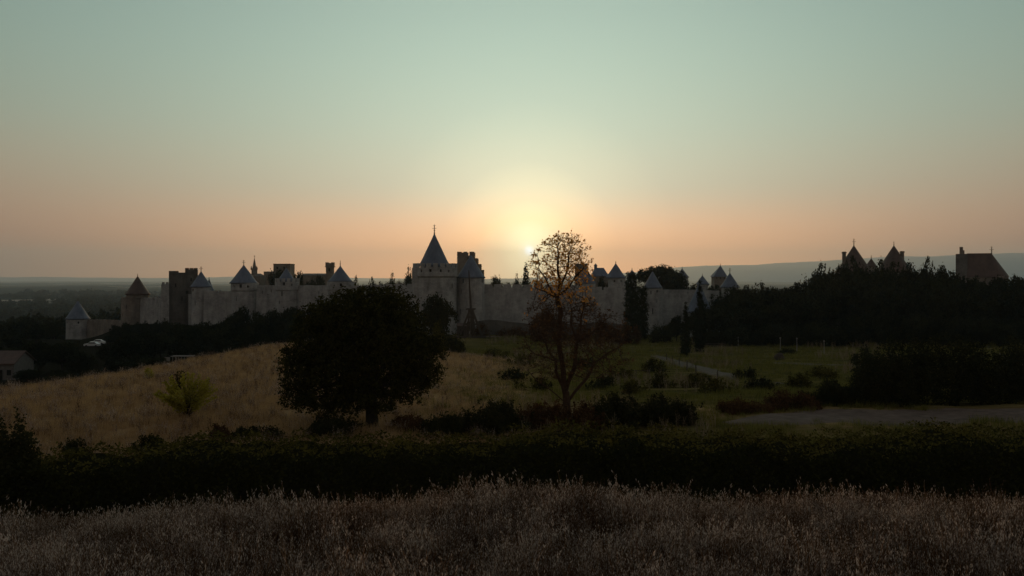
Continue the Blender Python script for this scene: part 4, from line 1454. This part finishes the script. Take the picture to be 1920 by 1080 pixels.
def hedge_line(x):   # front edge, back edge, crest height
    yf = 40.5 + .06 * np.clip(x, -40, 6) - .01 * np.clip(x - 6, 0, 40)
    return yf, yf + 5.2 + .5 * np.sin(x * .3), CAMZ - 8.15 - .03 * np.clip(-x - 4, 0, 40) + .16 * np.sin(x * .9) * np.sin(x * .23 + 2) + .13 * np.sin(x * 2.3 + 1 + np.sin(x)) + .16 * np.sin(x * .35)


n = 52000
X = r.uniform(-40, 46, n)
yf, yb, zc = hedge_line(X)
u = r.uniform(0, 1, n)
top = r.uniform(0, 1, n) < .55
lump = .22 * np.sin(X * 1.9 + 3 * np.sin(u * 9)) * np.sin(u * 14 + X * .8) + .12 * np.sin(X * 4.1 + u * 23)
Yp = np.where(top, yf + (yb - yf) * u + r.normal(0, .1, n), yf + np.where(u > .3, .25 * np.sin(X * 2.2 + u * 7), 0) + r.normal(0, .16, n) - .3 * (1 - u))
gnd = terr(X, Yp)
edge_r = 1 - .55 * np.clip(1 - np.abs(Yp - yf) / .8, 0, 1) ** 2
Zp = np.where(top, zc + lump * 1.1 - .5 * (1 - edge_r) + r.normal(0, .07, n) + (r.uniform(0, 1, n) > .97) * r.uniform(0, .5, n) * (.5 + .5 * np.sin(X * .7)), gnd + (zc - gnd) * u + r.normal(0, .05, n))
hn = np.where(top[:, None], np.stack([.3 * np.cos(X * 1.9), -.15 - .5 * np.clip(1 - (Yp - yf), 0, 1), np.ones(n)], -1), np.stack([0 * X, -np.ones(n), .15 * np.ones(n)], -1))
hp6 = np.concatenate([np.stack([X, Yp, Zp - (CAMZ - 11.2)], -1), hn], 1)
t = empty('hedge', (0, 0, CAMZ - 11.2), 'long dense overgrown hedge running below the grassy bank', 'hedge')
lit_top = top & (Yp > yf + .35 + .25 * np.sin(X * 1.3))  # light painted by leaf colour: sky-lit top paler, shaded front darker
link('foliage', leaves('foliage', hp6[~lit_top], .095, M['leaf_hedge_shade'], 71), t)
link('lit_top_leaves', leaves('lit_top_leaves', hp6[lit_top], .095, M['leaf_hedge'], 72), t)
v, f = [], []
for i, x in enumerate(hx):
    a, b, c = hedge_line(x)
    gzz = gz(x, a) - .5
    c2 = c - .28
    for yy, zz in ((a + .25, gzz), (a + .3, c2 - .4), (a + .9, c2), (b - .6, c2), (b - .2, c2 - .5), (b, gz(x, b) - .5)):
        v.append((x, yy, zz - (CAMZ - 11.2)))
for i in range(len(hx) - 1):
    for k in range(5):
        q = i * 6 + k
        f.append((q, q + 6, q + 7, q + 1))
M['hedge_core'] = plain_mat('hedge_dark_core', (.012, .013, .007), (.03, .03, .014), 6, 1.0, .1, 0)
link('light_block_core', np_mesh('light_block_core', v, f, M['hedge_core']), t)  # solid dark filler added inside the leaves to block light


# ------------------------------------------------------------------ grasses
def grass_clump(kind, seed):
    r = random.Random(seed)
    V, Fc, A, MI = [], [], [], []

    def quad(a, b, c, d, mi, rnd):
        n0 = len(V)
        V.extend([a, b, c, d])
        Fc.append((n0, n0 + 1, n0 + 2, n0 + 3))
        A.append(rnd)
        MI.append(mi)

    nst = {'oat': 17, 'green': 22, 'straw': 20, 'weed': 9}[kind]
    for i in range(nst):
        a = r.uniform(0, 6.283)
        q = math.sqrt(r.random()) * {'oat': .32, 'green': .38, 'straw': .4, 'weed': .15}[kind]
        base_ = Vector((math.cos(a) * q, math.sin(a) * q, -.05))
        h = {'oat': r.uniform(.6, 1.12), 'green': r.uniform(.25, .6), 'straw': r.uniform(.3, .62), 'weed': r.uniform(.6, 1.2)}[kind]
        lean = Vector((r.gauss(.10, .15), r.gauss(0, .13), 0)) * h
        rnd = r.random()
        wd = {'oat': .0075, 'green': .012, 'straw': .008, 'weed': .01}[kind]
        sd = Vector((math.cos(a * 3.1), math.sin(a * 3.1), 0)) * wd
        pr = base_
        ns = 3
        for k in range(1, ns + 1):
            tt = k / ns
            p = base_ + Vector((0, 0, h * tt)) + lean * tt * tt
            w0, w1 = 1 - .55 * (k - 1) / ns, 1 - .55 * k / ns
            if kind == 'green' and k == ns: w1 = .1
            quad(pr - sd * w0, pr + sd * w0, p + sd * w1, p - sd * w1, 0, rnd)
            pr = p
        if kind in ('oat', 'straw', 'weed'):
            m = {'oat': r.randrange(7, 13), 'straw': 3, 'weed': 10}[kind]
            for j in range(m):
                tt = r.uniform(.66, 1.02) if kind != 'weed' else r.uniform(.35, 1)
                c = base_ + Vector((0, 0, h * tt)) + lean * tt * tt
                sp_ = .034 * (1.05 - tt) / .36 + .006
                o = Vector((r.gauss(.01, sp_), r.gauss(0, sp_), r.gauss(0, .01)))
                L_ = r.uniform(.022, .046) if kind != 'weed' else r.uniform(.02, .05)
                dr = (Vector((r.gauss(.25, .28), r.gauss(0, .28), 1))).normalized() * L_
                sd2 = Vector((r.gauss(0, 1), r.gauss(0, .5), .1)).normalized() * L_ * .24
                c = c + o
                quad(c - dr, c + sd2, c + dr, c - sd2, 1, r.random())
        if kind == 'oat':      # lower leaves
            for j in range(2):
                z = r.uniform(.05, .4) * h
                c = base_ + Vector((0, 0, z))
                dd = Vector((r.gauss(0, 1), r.gauss(0, 1), 1.1)).normalized() * r.uniform(.12, .25)
                quad(c - sd, c + sd, c + dd + sd * .3, c + dd - sd * .3, 0, rnd * .6)
    me = np_mesh('clump_' + kind, np.array([tuple(p) for p in V]), np.array(Fc), None, False, {'rnd': A})
    a, b = {'oat': ('grass_dry', 'grass_ear'), 'straw': ('straw', 'straw'), 'green': ('grass_green', 'grass_green'), 'weed': ('grass_tan', 'grass_tan')}[kind]
    me.materials.append(M[a])
    me.materials.append(M[b])
    me.polygons.foreach_set('material_index', np.array(MI, dtype=np.int32))
    return me


def scatter(name, pts, scl, kinds, label, cat='grass'):
    col = bpy.data.collections.new('clumps_' + name)
    for i, (k, s) in enumerate(kinds):
        col.objects.link(bpy.data.objects.new('clump', grass_clump(k, s)))
    pm = bpy.data.meshes.new(name)
    pm.vertices.add(len(pts))
    pm.vertices.foreach_set('co', np.asarray(pts, dtype=np.float32).ravel())
    a = pm.attributes.new('scl', 'FLOAT', 'POINT')
    a.data.foreach_set('value', np.asarray(scl, dtype=np.float32))
    o = link(name, pm)
    ng = bpy.data.node_groups.new('scatter_' + name, 'GeometryNodeTree')
    ng.interface.new_socket('Geometry', in_out='INPUT', socket_type='NodeSocketGeometry')
    ng.interface.new_socket('Geometry', in_out='OUTPUT', socket_type='NodeSocketGeometry')
    N, L = ng.nodes, ng.links
    gi, go = N.new('NodeGroupInput'), N.new('NodeGroupOutput')
    ip = N.new('GeometryNodeInstanceOnPoints')
    ci = N.new('GeometryNodeCollectionInfo')
    ci.inputs['Collection'].default_value = col
    ci.inputs['Separate Children'].default_value = True
    ci.inputs['Reset Children'].default_value = True
    L.new(gi.outputs[0], ip.inputs['Points'])
    L.new(ci.outputs[0], ip.inputs['Instance'])
    ip.inputs['Pick Instance'].default_value = True
    rv = N.new('FunctionNodeRandomValue')
    rv.data_type = 'FLOAT_VECTOR'
    rv.inputs[0].default_value = (-.1, -.1, 0)
    rv.inputs[1].default_value = (.1, .1, 6.283)
    L.new(rv.outputs[0], ip.inputs['Rotation'])
    na = N.new('GeometryNodeInputNamedAttribute')
    na.data_type = 'FLOAT'
    na.inputs['Name'].default_value = 'scl'
    L.new(na.outputs[0], ip.inputs['Scale'])
    L.new(ip.outputs[0], go.inputs[0])
    md = o.modifiers.new('scatter', 'NODES')
    md.node_group = ng
    return tag(o, label, cat, None, 'stuff')


def pts_in(n, x0, x1, y0, y1, seed, keep=None, persp=False):
    r = np.random.default_rng(seed)
    x, y = r.uniform(x0, x1, n), r.uniform(y0, y1, n)
    if persp: x = x * y
    k = np.ones(n, bool) if keep is None else keep(x, y, r)
    x, y = x[k], y[k]
    return np.stack([x, y, terr(x, y)], -1), r


p, r = pts_in(13500, -24, 24, 9.5, 25.6, 80)
patch = .5 + .5 * np.sin(p[:, 0] * .55 + 1.0) * np.sin(p[:, 1] * .6 + p[:, 0] * .23)
scatter('oat_grass', p, (r.uniform(.58, .95, len(p)) + .45 * r.uniform(0, 1, len(p)) ** 7) * (.82 + .25 * patch), [('oat', s) for s in range(10)], 'tall dry wild oats with pale ears covering the near bank')



def road(x, y):
    """on one of the bare tracks"""
    m_ = np.zeros(len(x), bool)
    for pts_, wd_ in TRK:
        for (ax, ay), (bx, by), w0, w1 in zip(pts_, pts_[1:], wd_, wd_[1:]):
            dx, dy = bx - ax, by - ay
            t_ = np.clip(((x - ax) * dx + (y - ay) * dy) / (dx * dx + dy * dy), 0, 1)
            m_ |= np.hypot(x - ax - t_ * dx, y - ay - t_ * dy) < (w0 + (w1 - w0) * t_) * (.42 + .1 * np.sin(x * 1.7 + y))
    return m_



edgef = lambda x, y: x < PX(880, 1.0) * y + 3 + 4 * np.sin(y * .06)
p, r = pts_in(36000, -.62, .02, 46, 150, 81, lambda x, y, r: edgef(x + r.normal(0, 5, len(x)), y) & (r.uniform(0, 1, len(x)) < .25 + .75 * (46 / y)), True)
scatter('straw_grass', p, r.uniform(.5, 1.0, len(p)), [('straw', s) for s in range(6)] + [('oat', 55)], 'dry straw grass covering the slope around the yellow shrub')
p, r = pts_in(40000, -.12, .62, 49, 250, 82, lambda x, y, r: ~edgef(x + r.normal(0, 5, len(x)), y) & ~road(x, y) & (r.uniform(0, 1, len(x)) < .35 + .65 * (49 / y)) & (np.sin(x * .21 + y * .05) * np.sin(y * .11 + 1) > -.55), True)
scatter('meadow_grass', p, r.uniform(.35, 1.0, len(p)) * (1 + p[:, 1] / 260) * (.6 + .5 * np.sin(p[:, 0] * .35 + p[:, 1] * .16) ** 2), [('green', s) for s in range(6)], 'rough green meadow grass under the castle walls')
p, r = pts_in(4200, -.10, .5, 50, 235, 83, lambda x, y, r: ~edgef(x, y) & ~road(x, y) & (np.sin(x * .16 + 2 + y * .03) * np.sin(y * .09 - x * .05) > .32), True)
scatter('pale_weeds', p, r.uniform(.5, 1.15, len(p)) * (1 + p[:, 1] / 300), [('weed', s) for s in range(5)], 'pale seeded weeds standing in the green meadow', 'weeds')

# distant wood on the plain: treetops too far to tell apart
r = np.random.default_rng(90)
n = 5200
Yw = 420 * (3300 / 420) ** r.uniform(0, 1, n)
Xw = r.uniform(-.85, .95, n) * Yw
keep = (np.sin(Xw * .004 + 1) * np.sin(Yw * .003 + Xw * .001) > -.35) & ((Xw < -.36 * Yw) | (Yw > 700))
Xw, Yw = Xw[keep], Yw[keep]
pw = np.stack([Xw, Yw, terr(Xw, Yw) - .5], -1)
rw_ = [leaves('treetop', crown_pts([(rr.normal() * 3, rr.normal() * 3, 4.5 + rr.normal(), 3.2, 3.2, 3) for _ in range(5)], 420, .8, 300 + i, 7), 1.1, M['leaf_wood'], 310 + i) for i, rr in [(i, np.random.default_rng(400 + i)) for i in range(4)]]
_gc = grass_clump
grass_clump = lambda k, s: rw_[s]
scatter('distant_woodland', pw, r.uniform(.8, 1.7, len(pw)) * (1 + Yw / 6000), [('x', i) for i in range(4)], 'dark far-off woodland spread over the plain below the castle', 'woodland')
grass_clump = _gc

# ------------------------------------------------------------------ small things
# siege engine
Y0 = 243.0
x0, z0 = PX(883, Y0), gz(PX(883, Y0), Y0)
t = empty('siege_engine', (x0, Y0, z0), 'tall timber trebuchet with its long throwing arm raised before the pointed tower', 'trebuchet')
for s in (-1, 1):
    y = s * 1.7
    MB().beam((-3.4, y, 0), (-.35, y, 7.9), .42).beam((3.4, y, 0), (.35, y, 7.9), .42).beam((-1.9, y, 3.9), (1.9, y, 3.9), .3).obj('side_frame', M['wood'], t)
    MB().beam((-4.2, y, .25), (4.2, y, .25), .45).obj('sill_beam', M['wood'], t)
    MB().beam((-.85, y, .3), (-.55, y, 8.1), .4).beam((.85, y, .3), (.55, y, 8.1), .4).obj('post', M['wood'], t)
    MB().beam((0, s * 1.8, 6.8), (0, s * 4.6, .2), .32).obj('brace', M['wood'], t)
MB().beam((0, -2.1, 7.7), (0, 2.1, 7.7), .4).obj('axle', M['wood'], t)
MB().beam((-1.3, -1.9, 8.2), (1.3, -1.9, 8.2), .35).beam((-1.3, 1.9, 8.2), (1.3, 1.9, 8.2), .35).obj('cap_beam', M['wood'], t)
ab = MB().tube([(.3, 0, 4.4), (.05, 0, 8), (-.35, 0, 14), (-.62, 0, PZ(507, Y0) - z0)], [.42, .36, .25, .14], 8)
arm = ab.obj('throwing_arm', M['wood'], t)
MB().tube([(-.62, 0, PZ(507, Y0) - z0), (-.5, -.1, 15), (-.25, -.2, 11)], [.04, .04, .04], 4).obj('sling_rope', M['wood'], arm)
MB().box(-1.1, 1.1, -1.2, 1.2, 2.0, 4.6).beam((-.9, 0, 4.5), (-.1, 0, 6.4), .2).beam((.9, 0, 4.5), (.3, 0, 6.4), .2).obj('counterweight', M['wood'], t)
Y0 = 241.0
x0 = PX(910, Y0)
t = empty('siege_engine', (x0, Y0, gz(x0, Y0)), 'small low timber catapult frame beside the tall trebuchet', 'catapult')
for s in (-1, 1):
    MB().beam((-1.4, s * .8, 0), (-.2, s * .8, 3.3), .24).beam((1.4, s * .8, 0), (.2, s * .8, 3.3), .24).beam((-.9, s * .8, 1.4), (.9, s * .8, 1.4), .2).obj('side_frame', M['wood'], t)
MB().beam((0, -1, 3.1), (0, 1, 3.1), .26).obj('axle', M['wood'], t)
MB().tube([(-.9, 0, .5), (.2, 0, 3.2), (.6, 0, 4.1)], [.16, .14, .08], 6).obj('throwing_arm', M['wood'], t)
Y0 = 250.0
t = empty('timber_shed', (PX(866, Y0), Y0, gz(PX(866, Y0), Y0)), 'dark timber shed at the foot of the pointed tower', 'shed')
hw = 9 * Y0 / F
MB().box(-hw, hw, 0, 3, 0, 3.0).obj('wall', M['wood'], t)
MB().add([(-hw - .2, -.3, 2.95), (hw + .2, -.3, 2.95), (hw + .2, 3.2, 3.7), (-hw - .2, 3.2, 3.7), (-hw - .2, -.3, 3.1), (hw + .2, -.3, 3.1), (hw + .2, 3.2, 3.85), (-hw - .2, 3.2, 3.85)],
         [(0, 3, 2, 1), (4, 5, 6, 7), (0, 1, 5, 4), (1, 2, 6, 5), (2, 3, 7, 6), (3, 0, 4, 7)]).obj('roof', M['tile'], t)
MB().box(-.5, .5, -.06, .03, 0.05, 2.1).obj('door', M['bark'], t)
# low outer wall in front of the long wall
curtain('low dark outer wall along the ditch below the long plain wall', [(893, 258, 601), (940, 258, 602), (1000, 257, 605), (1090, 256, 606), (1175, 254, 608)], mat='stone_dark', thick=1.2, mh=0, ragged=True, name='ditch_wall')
bush(900, 252, 604, 34, 'round brown bush behind the small catapult', 'leaf_red', n=2200, leaf=.22, seed=45)
bush(960, 250, 612, 60, 'scrubby growth at the foot of the ditch wall', 'leaf_red', n=2600, leaf=.22, seed=46, depth=.4)


def house(px, Y, wpx, yeave, yridge, label):
    x = PX(px, Y)
    z = gz(x, Y) - .3
    k = Y / F
    hw = wpx * k / 2
    t = empty('house', (x, Y, z), label, 'house')
    ze, zr = PZ(yeave, Y) - z, PZ(yridge, Y) - z
    mb = MB().box(-hw, hw, 0, 7, 0, ze)
    mb.add([(-hw, 0, ze), (-hw, 7, ze), (-hw, 3.5, zr - .15), (hw, 0, ze), (hw, 7, ze), (hw, 3.5, zr - .15)], [(0, 2, 1), (3, 4, 5)])
    w = mb.obj('wall', M['plaster'], t)
    MB().add([(-hw - .4, -.5, ze - .15), (hw + .4, -.5, ze - .15), (hw + .4, 3.5, zr), (-hw - .4, 3.5, zr), (hw + .4, 7.5, ze - .15), (-hw - .4, 7.5, ze - .15),
              (-hw - .4, -.5, ze + .05), (hw + .4, -.5, ze + .05), (hw + .4, 3.5, zr + .2), (-hw - .4, 3.5, zr + .2), (hw + .4, 7.5, ze + .05), (-hw - .4, 7.5, ze + .05)],
             [(6, 7, 8, 9), (9, 8, 10, 11), (0, 3, 2, 1), (3, 5, 4, 2), (0, 1, 7, 6), (4, 5, 11, 10), (1, 2, 8, 7), (2, 4, 10, 8), (0, 6, 9, 3), (3, 9, 11, 5)]).obj('roof', M['tile'], t)
    opening(w, hw * .15, 0, .15, 2.3, 1.0, 'plaster', 'door')
    opening(w, -hw * .5, 0, 1.2, 2.3, .9, 'plaster')
    opening(w, hw * .7, 0, 1.2, 2.3, .9, 'plaster')
    return t


house(-4, 168, 60, 682, 662, 'pale house with a low tiled roof half hidden by the dark trees')


def car(px, Y, label, mat, rot, lift=0.0):
    x = PX(px, Y)
    t = empty('parked_car', (x, Y, gz(x, Y) + lift), label, 'car', None, rot)
    prof_ = [(-2.1, .35), (-2.15, .75), (-1.95, .92), (-1.1, 1.0), (-.45, 1.45), (.9, 1.48), (1.6, 1.02), (2.05, .95), (2.12, .6), (2.1, .35)]
    n = len(prof_)
    vs = [(a, -.85 + (.14 if b > 1.2 else 0), b) for a, b in prof_] + [(a, .85 - (.14 if b > 1.2 else 0), b) for a, b in prof_]
    fs = [tuple(range(n)), tuple(range(2 * n - 1, n - 1, -1))] + [(i, i + n, (i + 1) % n + n, (i + 1) % n) for i in range(n)]
    body = MB().add(vs, fs).obj('body', M[mat], t)
    for s in (-1, 1):
        MB().add([(-.95, s * .865, 1.02), (1.4, s * .865, 1.04), (.85, s * .735, 1.42), (-.42, s * .735, 1.4)], [(0, 1, 2, 3)]).obj('window', M['glass'], body)
        for wx in (-1.35, 1.3):
            wh = MB()
            wh.lathe([(.0, -.1), (.32, -.1), (.32, .1), (0, .1)], 14)
            w = wh.obj('wheel', M['rubber'], t, (wx, s * .82, .32))
            w.rotation_euler = (R(90), 0, 0)
    MB().add([(-1.08, -.68, 1.03), (-1.08, .68, 1.03), (-.5, .62, 1.42), (-.5, -.62, 1.42)], [(0, 1, 2, 3)]).obj('windscreen', M['glass'], body, (-.02, 0, .03))
    return t


car(183, 258, 'white car glinting below the downhill slate-coned tower', 'car_white', R(12))
car(173, 249, 'silver car parked just in front of the white one', 'car_grey', R(5))
car(309, 183, 'white car by the pale shelter behind the straw slope', 'car_white', R(-5), .2)
# shelter
Y0 = 190
t = empty('shelter', (PX(340, Y0), Y0, gz(PX(340, Y0), Y0)), 'pale open shelter with thin posts behind the crest of the straw slope', 'shelter')
for a in (-1.9, -.6, .7, 2.0):
    for b in (0, 1.6): MB().box(a - .06, a + .06, b - .06, b + .06, 0, 2.6).obj('post', M['wood_pale'], t)
MB().box(-2.3, 2.4, -.3, 1.9, 2.6, 2.75).obj('roof', M['wood_pale'], t)
t = empty('sign_panel', (PX(314, 188), 188, gz(PX(314, 188), 188)), 'pale blank board on one post beside the open shelter', 'sign')
MB().box(-.06, .06, -.05, .05, 0, 2.4).obj('post', M['wood_pale'], t)
MB().box(-.55, .55, -.09, -.052, 1.9, 2.7).obj('board', M['wood_pale'], t)
# stone pillar
t = empty('gate_pillar', (PX(132, 112), 112, gz(PX(132, 112), 112)), 'squat pale stone pillar at the lower edge of the straw slope', 'pillar')
MB().box(-.75, .75, -.5, .5, -.2, 2.6).obj('shaft', M['stone'], t)
MB().box(-.85, .85, -.6, .6, 2.6, 2.8).obj('cap', M['stone'], t)

# boulder
r = np.random.default_rng(95)
mb = MB()
mb.lathe([(0, 0), (.9, .02), (1.0, .45), (.8, .95), (.42, 1.25), (0, 1.35)], 14)
vv = np.array(mb.v)
vv *= 1 + .13 * np.sin(vv[:, [1, 2, 0]] * 4.1 + 1) + .06 * r.normal(size=(len(vv), 1))
mb.v = [tuple(a) for a in vv]
bo = mb.obj('boulder', M['rock'], None, (PX(1461, 158), 158, gz(PX(1461, 158), 158) - .1), True)
bo.scale = (1.0, .8, .95)
tag(bo, 'dark brown boulder lying alone in the green meadow', 'boulder')


def fence(name, ptsxy, label, ph, step, mat, rails, pw=.1, picket=None):
    x0, y0 = ptsxy[0]
    zr = gz(x0, y0)
    t = empty(name, (x0, y0, zr), label, 'fence')
    pm = MB().box(-pw / 2, pw / 2, -pw / 2, pw / 2, -.3, ph).mesh('post', M[mat])
    P = []
    for (ax, ay), (bx, by) in zip(ptsxy, ptsxy[1:]):
        n = max(1, int(math.dist((ax, ay), (bx, by)) / step))
        P += [(ax + (bx - ax) * i / n, ay + (by - ay) * i / n) for i in range(n)]
    P.append(ptsxy[-1])
    for i, (x, y) in enumerate(P):
        o = link('post', pm, t, (x - x0, y - y0, gz(x, y) - zr))
        o.rotation_euler = (random.uniform(-.04, .04), random.uniform(-.05, .05), 0)
        o.scale = (1, 1, random.uniform(.9, 1.1))
    for h, th in rails:
        for (ax, ay), (bx, by) in zip(P, P[1:]):
            MB().beam((ax - x0, ay - y0, gz(ax, ay) - zr + h), (bx - x0, by - y0, gz(bx, by) - zr + h), th).obj('rail', M[mat], t)
    return t


fence('rail_fence', [g(1296, 205), g(1360, 203)], 'low dark rail fence behind the two cypresses', 1.0, 2.4, 'wood', [(.85, .14), (.45, .12)])
fence('rail_fence', [g(1168, 112), g(1218, 110)], 'thin grey rail fence in the long grass by the bare tree', 1.1, 1.7, 'wood', [(.95, .07)], .08)
fence('rail_fence', [g(1250, 156), g(1305, 116), g(1345, 104)], 'loose line of bare posts along the dusty track', 1.3, 9, 'wood', [], .12)
fence('picket_fence', [g(1875, 130), g(1985, 128)], 'pale slatted fence at the edge of the dense wood', 2.3, .42, 'wood_pale', [(.55, .08), (1.8, .08)], .11)
for i, (px, Y, h) in enumerate(((1463, 196, 3.0), (1494, 190, 3.2), (1545, 176, 3.2), (1384, 205, 2.6))):
    x = PX(px, Y)
    t = empty('post', (x, Y, gz(x, Y) - .2), 'thin upright pole standing before the dense wood', 'pole', 'poles before the dense wood')
    MB().tube([(0, 0, 0), (.03, 0, h * .5), (0, 0, h)], [.09, .08, .06], 6).obj('shaft', M['wood_pale'], t)
    MB().box(-.16, .16, -.05, .05, h - .35, h - .1).obj('plate', M['wood_pale'], t)

# ------------------------------------------------------------------ haze
m, N, L = new_mat('haze_air')
pv = N.new('ShaderNodeVolumePrincipled')
pv.inputs['Color'].default_value = (.60, .81, 1.0, 1)
pv.inputs['Density'].default_value = 7.0e-5
pv.inputs['Anisotropy'].default_value = 0.55
oo = N.new('ShaderNodeOutputMaterial')
L.new(pv.outputs[0], oo.inputs['Volume'])
hz = MB().box(-16600, 16600, -2400, 22600, -14, 760).obj('haze', m)
tag(hz, 'thin blue evening haze filling the air over the plain', 'haze', None, 'stuff')
